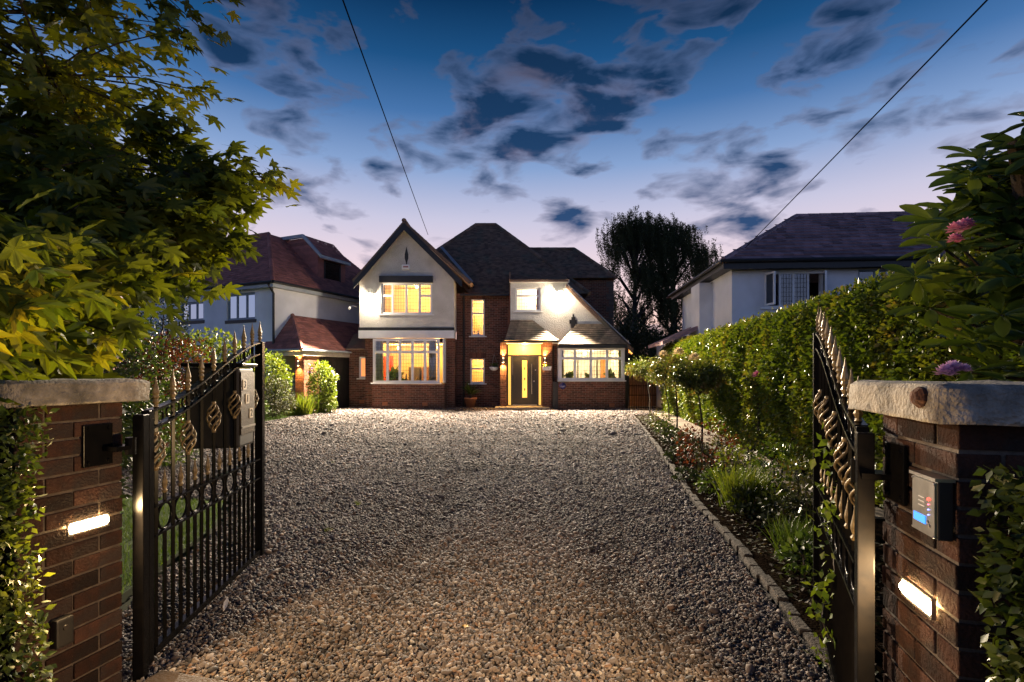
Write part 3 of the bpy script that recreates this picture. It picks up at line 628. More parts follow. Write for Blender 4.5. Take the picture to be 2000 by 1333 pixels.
MB().box(pxb,pxc,21.45,YD,zp-.05,zp).build('porch_soffit', m_white, house)
# --- porch roof and bay roof (stone tiles) with fascia
def leanto(b0,b1,t0,t1,yb,yt,zb,zt,name,lab):
    mb = MB(); P = ((b0,yb,zb),(b1,yb,zb),(t1,yt,zt),(t0,yt,zt))
    mb.add([*P,(b0,yt,zb),(b1,yt,zb)],[(0,1,2,3),(0,3,4),(1,5,2),(0,4,5,1)])
    rf = mb.build(name, m_slate, house); rf['label'] = lab
    rows = 11
    for r in range(rows):     # each course of tiles is a strip of its own
        s = MB(); a0, a1 = r/rows, (r+1)/rows
        lr = lambda p,q,a: tuple(p[i]+(q[i]-p[i])*a for i in range(3))
        tiles(s, lr(P[0],P[3],a0), lr(P[1],P[2],a0), lr(P[1],P[2],a1), lr(P[0],P[3],a1), 1.0, .2, .026, .007)
        s.build('tile_course', m_slate, rf)
    e = Vector(P[0]); f = Vector(P[3]); g_ = Vector(P[1]); h = Vector(P[2])
    return rf
leanto(X(986,21.25),X(1091,21.25),X(998,21.85),X(1040,21.85),21.25,21.85,Z(665,21.25),Z(625,21.85),'porch_roof','pale stone tiled hipped roof above the front door')
br_ = leanto(X(1091,21.1),X(1223,21.1),X(1128,21.85),X(1182,21.85),21.1,21.85,Z(672.5,21.1),Z(632,21.85),'bay_roof','pale stone tiled hipped roof above the right bay window')
MB().box(X(1128,21.85),X(1182,21.85),21.8,21.895,Z(633,21.85),Z(628,21.85)).build('flashing', m_lead, br_)
MB().box(X(985,21.25),X(1090,21.25),21.2,21.28,zp-.02,Z(666,21.25)).build('porch_fascia', m_black, house)
MB().box(X(1090.6,21.1),X(1225,21.1),21.06,21.12,Z(680,21.1)+.0,Z(673.5,21.1)).build('bay_fascia', m_black, house)
MB().box(X(1091,21.1),X(1222,21.1),21.12,YR,Z(680,YRB)+.005,Z(680,YRB)+.03).build('bay_soffit', m_black, house)
# --- main hipped roof
ez, ey = 4.98, 22.25; rzz, ryy = 9.2, 26.5; rl, rr = -1.86, -.85; el, er = rl-(rzz-ez), rr+(rzz-ez)
B,Cc,D = (er,ey,ez),(rr,ryy,rzz),(rl,ryy,rzz)
V1, HP = (-1.85,ey,ez), (-3.8,24.56,7.26)            # valley against the gable roof
w5 = (5.93-ez)/(7.26-ez); VL = (V1[0]+(HP[0]-V1[0])*w5, 23.2, 5.93); BR5 = (er-(5.93-ez),23.2,5.93); KR = (er-(7.26-ez),24.56,7.26)
LR, LR5 = (r0-.05,ey,ez), (r0-.05,23.2,5.93)
rm = MB().add([V1,LR,LR5,VL],[(0,1,2,3)]).add([VL,BR5,Cc,D,HP],[(0,1,2,3,4)]).add([HP,D,(-6.1,30.7,ez)],[(0,1,2)]).add([B,(er,30.7,ez),Cc,BR5],[(0,1,2),(0,2,3)]).add([(-6.1,30.7,ez),D,Cc,(er,30.7,ez)],[(0,1,2,3)]).add([(r1+.05,ey,ez),B,BR5,(r1+.05,23.2,5.93)],[(0,1,2,3)])
tl_ = MB(); tiles(tl_, V1,LR,LR5,VL,.105,.168); tiles(tl_, VL,BR5,KR,HP,.105,.168); tiles(tl_, HP,KR,Cc,D,.105,.168)
main_roof = rm.build('main_roof', m_tile, house); main_roof['label'] = 'dark brown hipped main roof'; tl_.build('roof_tiles', m_tile, main_roof)['kind'] = 'stuff'
W0, W1, W2, W3 = (r0-.06,YR-.16,5.47),(r1+.06,YR-.16,5.47),(r1+.06,23.25,6.0),(r0-.06,23.25,6.0)
wrf = MB().hexa([(r0-.06,YR-.16,5.40),(r1+.06,YR-.16,5.40),(r1+.06,23.25,5.93),(r0-.06,23.25,5.93),W0,W1,W2,W3]).build('wing_roof', m_tile, house); tw_ = MB(); tiles(tw_, W0,W1,W2,W3,.105,.168); tw_.build('roof_tiles', m_tile, wrf)['kind'] = 'stuff'
MB().box(r0-.06,r0+.02,YR+.26,23.2,5.0,5.9).build('wing_cheek', m_tile, house)
rg = MB()
def ridge(mb, p, q, r=.10, n=None, step=.42):
    p, q = Vector(p), Vector(q); k = max(1, round((q-p).length/step))
    for i in range(k):
        a = p.lerp(q, i/k); b = p.lerp(q, (i+1.04)/k); mb.tube([a, b], [r, r*.93], 8)
ridge(rg, Cc, D); ridge(rg, B, Cc); ridge(rg, HP, D); rg.build('ridge_tile', m_tile, main_roof)
MB().box(lx1+.2,X(1000,22.25),22.16,22.28,ez-.10,ez-.02).build('gutter', m_black, house)
# --- gable roof of the left wing
gy0, gy1 = YJ-.35, 26.2; ax_, az_ = X(789,gy0), Z(431,gy0); lo_x, lo_z = X(687,gy0), Z(549,gy0); ro_x, ro_z = X(921,gy0), Z(551,gy0)
gr = MB(); t_ = .13
for (ox,oz,sg) in ((lo_x,lo_z,-1),(ro_x,ro_z,1)):
    d = Vector((ox-ax_,0,oz-az_)).normalized(); nn = Vector((-d.z,0,d.x))*(-1 if sg < 0 else 1)
    if nn.z < 0: nn = -nn
    gr.add([(ax_,gy0,az_),(ox,gy0,oz),(ox-nn.x*t_,gy0,oz-nn.z*t_),(ax_,gy0,az_-t_*1.35),(ax_,gy1,az_),(ox,gy1,oz),(ox-nn.x*t_,gy1,oz-nn.z*t_),(ax_,gy1,az_-t_*1.35)],
           [(0,1,2,3),(4,7,6,5),(0,4,5,1),(1,5,6,2),(2,6,7,3)])
gable_roof = gr.build('gable_roof', m_tile, house); gt = MB()
tiles(gt, (ro_x,gy0,ro_z),(ro_x,gy1,ro_z),(ax_,gy1,az_),(ax_,gy0,az_),.105,.168); tiles(gt, (lo_x,gy1,lo_z),(lo_x,gy0,lo_z),(ax_,gy0,az_),(ax_,gy1,az_),.105,.168)
gt.build('roof_tiles', m_tile, gable_roof)['kind'] = 'stuff'
rg = MB(); ridge(rg,(ax_,gy0-.02,az_),(ax_,gy1,az_)); rg.build('ridge_tile', m_tile, gable_roof)
for (ox,oz,sg) in ((X(690,gy0-.03),Z(555,gy0),-1),(X(902,gy0-.03),Z(552,gy0),1)):
    bz = .30; MB().add([(ax_,gy0-.03,az_-.10),(ox,gy0-.03,oz+.08),(ox,gy0-.03,oz-bz+.1),(ax_,gy0-.03,az_-.10-bz),(ax_,gy0+.02,az_-.10),(ox,gy0+.02,oz+.08),(ox,gy0+.02,oz-bz+.1),(ax_,gy0+.02,az_-.10-bz)],
        [(0,1,2,3),(4,7,6,5),(0,4,5,1),(1,5,6,2),(2,6,7,3),(3,7,4,0)]).build('bargeboard', m_black, gable_roof)
vp = [Vector((X(862,24.2),24.1,Z(484,24.1))), Vector((X(921,22.3),22.22,Z(552,22.2)))]
MB().add([vp[0]+Vector((-.05,0,.02)),vp[0]+Vector((.07,-.04,.05)),vp[1]+Vector((.10,-.04,.04)),vp[1]+Vector((-.05,0,.02))],[(0,1,2,3)]).build('valley_lead', m_lead, main_roof)
# --- rear right roof
a_,b_,c_,d_ = (1.0,24.6,6.1),(5.02,24.6,6.1),(3.2,26.42,7.92),(.2,26.42,7.92)
rr_ = MB().add([a_,b_,c_,d_,(5.02,28.3,6.1),(1.0,28.3,6.1)],[(0,1,2,3),(1,4,2),(3,2,4,5),(0,5,4,1)]).build('rear_roof', m_tile, house); rt = MB(); tiles(rt,a_,b_,c_,d_,.11,.17); rt.build('roof_tiles', m_tile, rr_)['kind'] = 'stuff'
rg = MB(); ridge(rg,b_,c_); ridge(rg,c_,d_); rg.build('ridge_tile', m_tile, rr_)
# --- catslide verge of the right wing
vy = YR-.18; p0 = (X(1106,vy), Z(556,vy)); p1 = (X(1237,vy), Z(681,vy)); nx_, nz_ = .69, .72
cs = MB().add([(p0[0],vy,p0[1]),(p1[0],vy,p1[1]),(p1[0]-.0,vy,p1[1]-.22),(p0[0]-.0,vy,p0[1]-.16),(p0[0],26,p0[1]),(p1[0],26,p1[1]),(p1[0],26,p1[1]-.22),(p0[0],26,p0[1]-.16)],[(0,1,2,3),(4,7,6,5),(0,4,5,1),(1,5,6,2),(2,6,7,3),(3,7,4,0)]).build('catslide_roof', m_tile, house)
ct = MB(); tiles(ct,(p1[0],vy-.02,p1[1]+.01),(p1[0],26,p1[1]+.01),(p0[0],26,p0[1]+.01),(p0[0],vy-.02,p0[1]+.01),.105,.168); ct.build('roof_tiles', m_tile, cs)['kind'] = 'stuff'
# --- annex roof at far left
f = 22.1; MB().add([(X(676,f),f,Z(681,f)),(lx0+.02,f,Z(681,f)),(lx0+.02,f+1.0,Z(652,f+1)),(X(692,f+1),f+1,Z(652,f+1)),(X(676,f),f,Z(684,f)),(lx0+.02,f,Z(684,f)),(lx0+.02,f+1.0,Z(684,f)),(X(692,f+1),f+1,Z(684,f))],[(0,1,2,3),(4,7,6,5),(0,4,5,1),(0,3,7,4),(1,5,6,2),(2,6,7,3)]).build('annex_roof', m_tile, house)
# --- rainwater pipes, air bricks, ornament
for (px,y0,ya,yb_,m_) in ((906,YM-.08,571,797,m_black),(1080.5,YR-.06,676,746,m_bronze),(1223,YR-.07,684,799,m_black)):
    MB().tube([(X(px,y0),y0,Z(yb_,y0)),(X(px,y0),y0,Z(ya,y0))],.045 if px != 1223 else .10,10).build('downpipe', m_, house)
for (px,py,y) in ((752,789,YB),(830,790,YB),(1195,792,YRB),(965.5,790,YM),(707,785,22.3)):
    a = MB().box(X(px,y)-.11,X(px,y)+.11,y-.014,y-.002,Z(py,y)-.075,Z(py,y)+.075).build('air_brick', m_terra, house)
fz = Z(482,YJ); MB().prism([(X(794,YJ)+dx_,fz-dz_) for dx_,dz_ in ((0,0),(.03,.14),(.075,.33),(.075,.5),(.03,.66),(.02,.78),(-.02,.78),(-.03,.66),(-.075,.5),(-.075,.33),(-.03,.14))][::-1], YJ-.02, YJ-.002).build('gable_vent', m_black, house)
om = MB(); ox, oz = X(1119,YR), Z(641,YR); om.box(ox-.09,ox+.09,YR-.12,YR-.002,oz,oz+.18).box(ox-.15,ox+.15,YR-.10,YR-.002,oz+.18,oz+.34).box(ox-.07,ox+.09,YR-.09,YR-.002,oz+.34,oz+.46).box(ox-.02,ox+.04,YR-.06,YR-.002,oz+.46,oz+.58)
om.build('wall_ornament', m_black, house)
# --- rooms behind the windows
rooms = [(gx0+.3,gx1-.3,YJ+.26,24.6,3.05,5.55,m_wallcream),(lx0+.32,lx1-.32,YL+.32,25.2,.25,2.8,m_wallcream),(mx0+.32,-.35,YM+.32,24.3,.2,2.5,m_wallcream),(mx0+.32,-.35,YM+.32,24.3,2.7,4.8,m_wallcream),(r0+.1,r1-.1,YR+.27,23.15,2.95,5.36,m_wallwhite),(X(1083,YR),rx1-.35,YR+.31,24.8,.25,2.55,m_wallwhite)]
for k,(a,b,c,d,e,f_,m_) in enumerate(rooms): room(house,a,b,c,d,e,f_,m_)
def ceiling_lamp(x,y,z,en,lab,col=WARM,r=.06):
    t = thing('ceiling_lamp', lab, 'lamp', (x,y,z)); MB().lathe([(.01,.0),(r*.8,.02),(r,.06),(r*.8,.1),(.02,.13)],(0,0,-.16),10).build('bulb', e_bulb, t, local=True, smooth=True); MB().tube([(0,0,-.03),(0,0,.02)],.012,6).build('cord', m_black, t, local=True)
    light('POINT', t, (0,0,-.28), en, col, .12, local=True); return t
ceiling_lamp(-4.3,23.1,5.5,250,'ceiling lamp inside the upstairs gable room',WARM)
ceiling_lamp(-5.1,23.0,2.75,250,'left hand ceiling lamp inside the lounge bay',WARM); ceiling_lamp(-3.3,22.9,2.77,160,'right hand ceiling lamp inside the lounge bay',WARM)
ceiling_lamp(-1.2,23.7,2.45,110,'ceiling lamp inside the room behind the lower narrow window',WARM); ceiling_lamp(-1.2,23.7,4.75,110,'ceiling lamp on the upstairs landing',WARM)
ceiling_lamp(1.3,22.8,5.3,200,'ceiling lamp in the small room above the porch',(1,.80,.5)); ceiling_lamp(3.3,23.2,2.5,230,'ceiling lamp in the right hand bay room',(1,.78,.46))
# --- what shows inside
def curtain(px0,px1,y,zb,zt,lab,mat=m_curtain):
    x0,x1 = X(px0,y),X(px1,y); n = 40; mb = MB(); vs = []
    for i in range(n+1):
        u = i/n; vs.append((x0+(x1-x0)*u, y+.035*math.sin(u*math.pi*2*5)))
    base = [(x,yy_,zb) for x,yy_ in vs]+[(x,yy_,zt) for x,yy_ in vs]+[(x,yy_+.01,zb) for x,yy_ in vs]+[(x,yy_+.01,zt) for x,yy_ in vs]
    m = n+1; fs = [(i,i+1,m+i+1,m+i) for i in range(n)]+[(2*m+i+1,2*m+i,3*m+i,3*m+i+1) for i in range(n)]
    o = mb.add(base,fs).build('curtain', mat); tag(o, lab, 'curtain'); return o
zc0, zc1 = bzs+.03, Z(664,YB)
curtain(735,748.5,YB+.2,zc0,zc1,'grey curtain at the left end of the lounge bay window'); curtain(838,852,YB+.2,zc0,zc1,'grey curtain at the right end of the lounge bay window')
curtain(749,768,23.6,.9,2.3,'red curtain hanging at the back of the lounge',m_red)
curtain(746.5,752,YJ+.4,uw[2],uw[3],'grey curtain in the left light of the gable window')
curtain(1047,1053,YR+.35,rw[2],rw[3],'tan curtain in the small window above the porch',M('tan_curtain',(.4,.2,.08),None,5,.9))
curtain(1096,1101,YRB+.25,czs+.02,Z(682,YRB),'pale curtain at the left end of the right bay window',M('pale_curtain',(.5,.44,.32),None,5,.9)); curtain(1208,1214,YRB+.25,czs+.02,Z(682,YRB),'pale curtain at the right end of the right bay window',M('pale_curtain_b',(.5,.42,.30),None,5,.9))
dk = thing('wardrobe','dark wooden wardrobe inside the upstairs gable room','wardrobe',(X(784,24.2),24.2,3.05)); MB().box(-.55,.35,-.25,.25,0,1.25).build('carcass',m_wood,dk,local=True); MB().box(-.5,.3,-.27,-.252,.05,1.2).build('door_panel',m_wood,dk,local=True)
cab = thing('fireplace','dark fireplace cabinet seen through the lounge bay window','fireplace',(X(832,24.6),24.6,.25)); MB().box(-.8,-.28,-.2,.3,0,1.55).build('surround',m_dark,cab,local=True); MB().box(-.18,.45,-.2,.3,0,1.55).build('tall_panel',M('brown_panel',(.12,.05,.02),None,4,.6),cab,local=True)
MB().add([(-.7,-.22,.5),(-.66,-.22,.5),(-.36,-.22,1.1),(-.40,-.22,1.1),(-.36,-.22,.5),(-.40,-.22,.5),(-.7,-.22,1.1),(-.66,-.22,1.1)],[(0,1,2,3),(4,7,6,5)]).build('grate',m_gold,cab,local=True)
pic = thing('picture_frame','black framed picture on the wall of the right bay room','picture',(X(1147,24.7),24.72,1.75)); MB().box(-.48,.48,-.03,.02,-.62,-.57).box(-.48,.48,-.03,.02,.40,.45).box(-.48,-.43,-.03,.02,-.57,.40).box(.43,.48,-.03,.02,-.57,.40).build('frame',m_black,pic,local=True); MB().box(-.43,.43,-.01,.01,-.57,.40).build('print',M('pale_print',(.65,.62,.55),(.4,.38,.34),6,.8),pic,local=True)
dd = thing('inner_door','orange wooden door inside the right bay room','door',(X(1190,24.6),24.7,.25)); MB().box(-.4,.4,-.05,.0,0,2.0).build('leaf_panel',M('honey_wood',(.5,.2,.05),(.42,.16,.04),6,.6),dd,local=True); MB().lathe([(.03,0),(.03,.05)],(-.32,-.08,1.0),8).build('knob',m_steel,dd,local=True)
def sill_plant(px,y,z,s,lab,n=60):
    t = thing('sill_plant',lab,'house plant',(X(px,y),y,z)); MB().lathe([(.06*s,0),(.09*s,.14*s),(.08*s,.14*s)],(0,0,0),12).build('pot',m_terra,t,local=True)
    P = np.tile(np.array((X(px,y),y,z+.13*s)),(n,1))+rdir(n)*.06*s; ax = rdir(n)+np.array((0,0,.9)); leaves('foliage',t,m_shrub,P,RNG.uniform(.15,.34,n)*s,ax,rdir(n)); return t
m_shrub = leafmat('shrub_leaf', [(.03,.06,.012),(.05,.09,.018),(.085,.125,.025)], .4, .3)
m_bright = leafmat('bright_shrub_leaf', [(.07,.12,.015),(.11,.16,.02),(.16,.19,.03)], .4, .35)
sill_plant(771,YB+.32,bzs,1.5,'bushy house plant on the lounge window sill',120); sill_plant(1112,YRB+.3,czs,1.0,'leafy pot plant at the left of the right bay sill'); sill_plant(1192,YRB+.3,czs,1.1,'pale leafy pot plant at the right of the right bay sill'); sill_plant(1148,YRB+.3,czs,.9,'low orchid trough plant in the middle of the right bay sill',24)
def vase(px,y,z,s,lab):
    o = MB().lathe([(.03*s,0),(.07*s,.06*s),(.08*s,.12*s),(.03*s,.2*s),(.045*s,.27*s),(.02*s,.36*s)],(0,0,0),12).build('vase',m_dark,None,smooth=True); o.location = (X(px,y),y,z); tag(o,lab,'ornament')
vase(793.5,YB+.3,bzs,1.0,'black curved ornament on the lounge window sill'); vase(801.5,YB+.3,bzs,.45,'tiny black ornament beside the curved one on the lounge sill'); vase(934,YM+.2,wU[2],.75,'dark vase on the sill of the narrow upstairs window')
# ================================================================== fittings on the house
FLOODW = 16500
def flood(px,py,y,lab,en):
    t = thing('floodlight',lab,'floodlight',(X(px,y),y,Z(py,y)))
    MB().box(-.05,.05,-.02,.14,-.03,.05).build('bracket',m_white,t,local=True); MB().box(-.07,.07,-.13,-.02,-.06,.05).build('housing',m_white,t,local=True,bevel=.01)
    MB().lathe([(.01,-.03),(.06,-.028),(.085,-.012),(.09,.0)],(0,0,0),16).build('lens',e_flood,t,local=True,T=Matrix.Translation((0,-.132,-.005))@Matrix.Rotation(R(-90),4,'X'))
    light('SPOT',t,(0,-.18,-.02),en,FLOODC,.012,rot=(0,-.70,-.71),spot=97,local=True,blend=.5); light('POINT',t,(0,-.13,-.15),125,FLOODC,.03,local=True); return t
flood(724,578,YJ-.16,'bright floodlight on the white gable left of the upstairs window',FLOODW)
flood(1093,573,YR-.16,'bright floodlight on the rendered wall above the right bay window',FLOODW)
def updown(px,py,y,lab,en,dx_=0):
    t = thing('wall_lamp',lab,'lamp',(X(px,y),y,Z(py,y))); MB().lathe([(.04,-.09),(.04,.09)],(0,-.08,0),14).build('cylinder_shade',m_steel,t,local=True,smooth=False); MB().box(-.03,.03,-.05,-.005,-.04,.04).build('bracket',m_steel,t,local=True)
    MB().lathe([(.03,0),(.03,.006)],(0,-.08,.091),12).build('lens',e_bulb,t,local=True); MB().lathe([(.03,0),(.03,.006)],(0,-.08,-.097),12).build('lens',e_bulb,t,local=True)
    light('SPOT',t,(0,-.09,.12),en,WARM,.03,rot=(0,.05,1),spot=110,local=True); light('SPOT',t,(0,-.09,-.12),en,WARM,.03,rot=(0,.05,-1),spot=110,local=True); return t
updown(983,704,21.58,'up and down wall lamp on the brick pier left of the front door',300); updown(1064,704,21.58,'up and down wall lamp on the brick pier right of the front door',300)
t = thing('porch_light','recessed porch light in the soffit above the front door','lamp',(X(1025,21.8),21.8,zp-.05)); MB().lathe([(.06,-.012),(.06,-.001)],(0,0,0),14).build('lens',e_bulb,t,local=True); light('POINT',t,(0,-.05,-.12),110,WARM,.05,local=True)
o = thing('alarm_box','white burglar alarm box under the black gable vent','alarm',(X(793,YJ),YJ,Z(522,YJ))); MB().box(-.17,.17,-.07,-.002,-.10,.10).build('case',m_white,o,local=True,bevel=.02); MB().box(-.11,.11,-.076,-.0705,-.03,.03).build('badge',M('badge_red',(.4,.15,.13),None,8,.5),o,local=True)
o = thing('security_camera','white bracket camera on the wall left of the gable','camera',(X(697,YJ+.4),YJ+.4,Z(600,YJ+.4))); MB().tube([(0,0,0),(-.12,-.05,.05),(-.26,-.1,0)],.018,8).build('arm',m_white,o,local=True); MB().tube([(-.26,-.10,-.02),(-.26,-.22,-.10)],.05,10).build('body',m_white,o,local=True)
def basket(px,py,y,lab,box=False):
    t = thing('hanging_basket',lab,'planter',(X(px,y),y,Z(py,y)))
    if box: MB().hexa([(-.16,-.09,-.1),(.16,-.09,-.1),(.16,.06,-.1),(-.16,.06,-.1),(-.2,-.12,.06),(.2,-.12,.06),(.2,.07,.06),(-.2,.07,.06)]).build('trough',m_white,t,local=True)
    else:
        MB().lathe([(.05,-.17),(.14,-.13),(.2,-.04),(.21,.0)],(0,0,0),14).build('bowl',m_white,t,local=True,smooth=True)
        for k in range(3): w = k*2.09; MB().tube([(.2*math.cos(w),.2*math.sin(w),0),(0,0,.55)],.006,5).build('chain',m_steel,t,local=True)
        MB().tube([(0,0,.55),(0,.25,.6)],.012,6).build('bracket',m_black,t,local=True)
    n = 130; c = np.array((X(px,y),y,Z(py,y)+.05)); P = c+rdir(n)*np.array((.19,.13,.09))*RNG.random((n,1))**.4; leaves('foliage',t,m_shrub,P,RNG.uniform(.05,.1,n),rdir(n)+np.array((0,0,.4)),rdir(n)); return t
basket(965,717,22.15,'round white hanging basket of flowers left of the porch'); basket(1068,719,21.45,'white trough planter on the brick pier right of the front door',True)
t = thing('globe_ornament','round blue glass globe at the left foot of the right bay window','ornament',(X(1099,21.2),21.2,Z(754,21.2))); MB().lathe([(.02,-.15),(.09,-.12),(.14,-.05),(.15,0),(.14,.05),(.09,.12),(.02,.15)],(0,0,0),18).build('globe',M('blue_glaze',(.05,.05,.18),(.03,.03,.10),6,.1,coat=.6),t,local=True,smooth=True); MB().tube([(0,.0,.14),(0,.14,.16)],.012,6).build('bracket',m_black,t,local=True)
t = thing('utility_box','tall narrow black box between the porch pier and the right bay','box',(X(1085,21.5),21.5,0)); MB().box(-.125,.11,-.12,.38,0,Z(746,21.4)).build('case',m_black,t,local=True); MB().box(-.11,.095,-.13,-.121,.05,1.1).build('door_panel',m_black,t,local=True)
t = thing('flower_pot','spiky green plant in a terracotta pot by the brick wall','potted plant',(X(919,22.0),22.0,0)); MB().lathe([(.16,0),(.25,.40),(.27,.40),(.275,.47),(.24,.47),(.22,.42)],(0,0,0),20).build('pot',m_terra,t,local=True,smooth=True)
n = 90; P = np.tile(np.array((X(919,22),22.0,.62)),(n,1))+RNG.normal(0,.03,(n,3)); ax = rdir(n)*np.array((1,1,.7))+np.array((0,0,.75)); tv = np.array([(-.03,0,0),(.03,0,0),(-.035,.5,0),(.035,.5,0),(0,1,-.12)]); leaves('foliage',t,m_shrub,P,RNG.uniform(.4,.75,n),ax,np.tile((0,0,1.),(n,1))+rdir(n)*.3,(tv,np.array([(0,1,3),(0,3,2),(2,3,4)])))
MB().tube([(0,0,.4),(0,0,.66)],.05,8).build('stem',m_bark,t,local=True)
# ================================================================== gate piers
PA = math.atan2(-.2425, .970)
L0, R0 = (-1.87, 2.46), (1.30, 1.80)
def pier(org, sgn, name_label, cap_label):
    """local x: across the opening (u), y: into the property (v). sgn -1 = pier to the left of its reveal"""
    t = thing('gate_pier', name_label, 'pier', (*org, 0), PA)
    S = .44; H = 18*.076
    x0, x1 = (-S, 0) if sgn < 0 else (0, S)
    MB().box(x0+.008, x1-.008, -S+.008, -.008, 0, H).build('mortar_core', m_pmortar, t, local=True)
    def bmesh_(l): return MB().box(-l/2, l/2, -.0512, .0512, 0, .065).mesh('brick', m_pbrick, bevel=.004)
    full, full_d = bmesh_(.2145), None
    for c in range(18):
        z = c*.076+.004
        for k in range(2):
            for side in (0, 1):
                if c % 2 == 0:   # stretchers run along y on the reveal faces
                    xs = (x0+.0512 if side == 0 else x1-.0512); o = inst('brick', full, t, (xs+random.uniform(-.002,.002), -S/4-k*S/2-.0, z), (0,random.uniform(-.01,.01),R(90)))
                else:
                    ys = (-S+.0512 if side == 0 else -.0512); o = inst('brick', full, t, (x0+S/4+k*S/2, ys+random.uniform(-.002,.002), z), (0,0,0))
        for side in (0, 1):
            if c % 2 == 0: inst('brick', full, t, ((x0+x1)/2, (-S+.0512 if side == 0 else -.0512), z), (0,0,0))
            else: inst('brick', full, t, ((x0+.0512 if side == 0 else x1-.0512), -S/2, z), (0,0,R(90)))
    # coping: thick weathered slab with chamfered, crumbled edges
    ov = .075; a, b, c_, d = x0-ov, x1+ov, -S-ov, ov
    bm = bmesh.new(); bmesh.ops.create_cube(bm, size=1)
    for v in bm.verts:
        v.co.x = a if v.co.x < 0 else b; v.co.y = c_ if v.co.y < 0 else d; v.co.z = H+.002 if v.co.z < 0 else H+.105
    bmesh.ops.bevel(bm, geom=[e for e in bm.edges if all(v.co.z > H+.05 for v in e.verts)], offset=.03, segments=3, affect='EDGES', profile=.6)
    bmesh.ops.subdivide_edges(bm, edges=bm.edges[:], cuts=6, use_grid_fill=True)
    bmesh.ops.triangulate(bm, faces=bm.faces[:])
    Pn = np.array([v.co for v in bm.verts]); dn = vnoise(Pn, 22, 5)*.004+vnoise(Pn, 60, 6)*.0025
    for v, q in zip(bm.verts, dn): v.co += v.normal*float(q)
    me = bpy.data.meshes.new('coping'); bm.to_mesh(me); bm.free(); me.materials.append(m_cap); me.polygons.foreach_set('use_smooth', [True]*len(me.polygons))
    o = bpy.data.objects.new('coping', me); COL.objects.link(o); o.parent = t; o['label'] = cap_label
    return t
pL = pier(L0, -1, 'brick gate pier with stone coping under the maple branches on the left', 'grey weathered coping slab')
pR = pier(R0, 1, 'brick gate pier carrying the intercom on the right', 'pale weathered coping slab with a rusty bolt')
o = MB().lathe([(.028,0),(.030,.012),(.018,.026),(.004,.03)],(0,0,0),10).build('rusty_bolt', M('rust',(.12,.045,.02),(.07,.03,.018),30,.9,.6,90), pR, local=True, T=Matrix.Translation((-.072,-.43,1.435))@Matrix.Rotation(R(-90),4,'Y'))
def lamp(org, sgn, yc, zc, lab):
    t = thing('pier_lamp', lab, 'lamp', (*org, 0), PA); s = -sgn
    f = MB(); w, h = .080, .022; xo = .004*s; xi = .016*s
    lo, hi = min(xo,xi), max(xo,xi)
    f.box(lo,hi,yc-w-.008,yc+w+.008,zc+h,zc+h+.008).box(lo,hi,yc-w-.008,yc+w+.008,zc-h-.008,zc-h).box(lo,hi,yc-w-.008,yc-w,zc-h,zc+h).box(lo,hi,yc+w,yc+w+.008,zc-h,zc+h)
    f.build('bezel', m_steel, t, local=True)
    l = MB(); n = 6
    for i in range(n+1): pass
    prof = [(.003*s, -h), (.016*s, -h*.8), (.024*s, -h*.3), (.024*s, h*.3), (.016*s, h*.8), (.003*s, h)]
    vs = [(x,yc-w,zc+z) for x,z in prof]+[(x,yc+w,zc+z) for x,z in prof]; m = len(prof)
    l.add(vs, [(i,i+1,m+i+1,m+i) for i in range(m-1)]+[tuple(range(m)), tuple(range(2*m-1,m-1,-1))])
    l.build('lens', e_led, t, local=True); light('AREA', t, (.03*s,yc,zc), 58, (1.0,.64,.30), .16, rot=(s,0,-.04), local=True, sy=.04); return t
lamp(L0, -1, -.165, .825, 'glowing strip lamp set in the left brick pier'); lamp(R0, 1, -.262, .825, 'glowing strip lamp set in the right brick pier')
# intercom
it = thing('intercom', 'steel intercom panel with blue screen on the right brick pier', 'intercom', (*R0, 0), PA)
iy0, iy1, iz0, iz1, ix = -.432, -.308, 1.045, 1.205, -.046
MB().box(ix+.006, -.003, iy0, iy1, iz0, iz1).build('case', m_black, it, local=True, bevel=.004)
MB().box(ix, ix+.006, iy0+.004, iy1-.004, iz0+.004, iz1-.004).build('face_plate', m_steel, it, local=True)
MB().box(ix-.004, -.003, iy0-.008, iy1+.006, iz1+.001, iz1+.010).build('hood', m_steel, it, local=True)
iw = iy1-iy0; ih = iz1-iz0
def ip(u, v): return iy1-u*iw, iz1-v*ih
def iplate(nm, u0,u1,v0,v1,mat, out=.002):
    a, b = ip(u0,v0); c, d = ip(u1,v1); return MB().box(ix-out, ix-.0003, min(a,c), max(a,c), min(b,d), max(b,d)).build(nm, mat, it, local=True)
for k in range(3): iplate('speaker_slot', .32,.58,.34+.075*k,.355+.075*k, m_white)
sc_ = iplate('screen', .12,.62,.66,.80, e_lcd)
for k,mm in enumerate((e_redled,e_pinkled,e_blueled,e_blueled)):
    a, b = ip(.74,.34+.09*k); r = .0045 if k == 0 else .0022
    MB().lathe([(r,0),(r*.7,.003)],(0,0,0),10).build('indicator_light', mm, it, local=True, T=Matrix.Translation((ix,a,b))@Matrix.Rotation(R(-90),4,'Y'))
for k in range(2):
    a, b = ip(.71+.06*k,.74+.05*k); MB().lathe([(.005,0),(.004,.003)],(0,0,0),10).build('button', m_steel, it, local=True, T=Matrix.Translation((ix,a,b))@Matrix.Rotation(R(-90),4,'Y'))
for u,v in ((.05,.05),(.95,.05),(.05,.95),(.95,.95)):
    a, b = ip(u,v); MB().lathe([(.004,0),(.003,.002)],(0,0,0),8).build('screw', m_steel, it, local=True, T=Matrix.Translation((ix,a,b))@Matrix.Rotation(R(-90),4,'Y'))
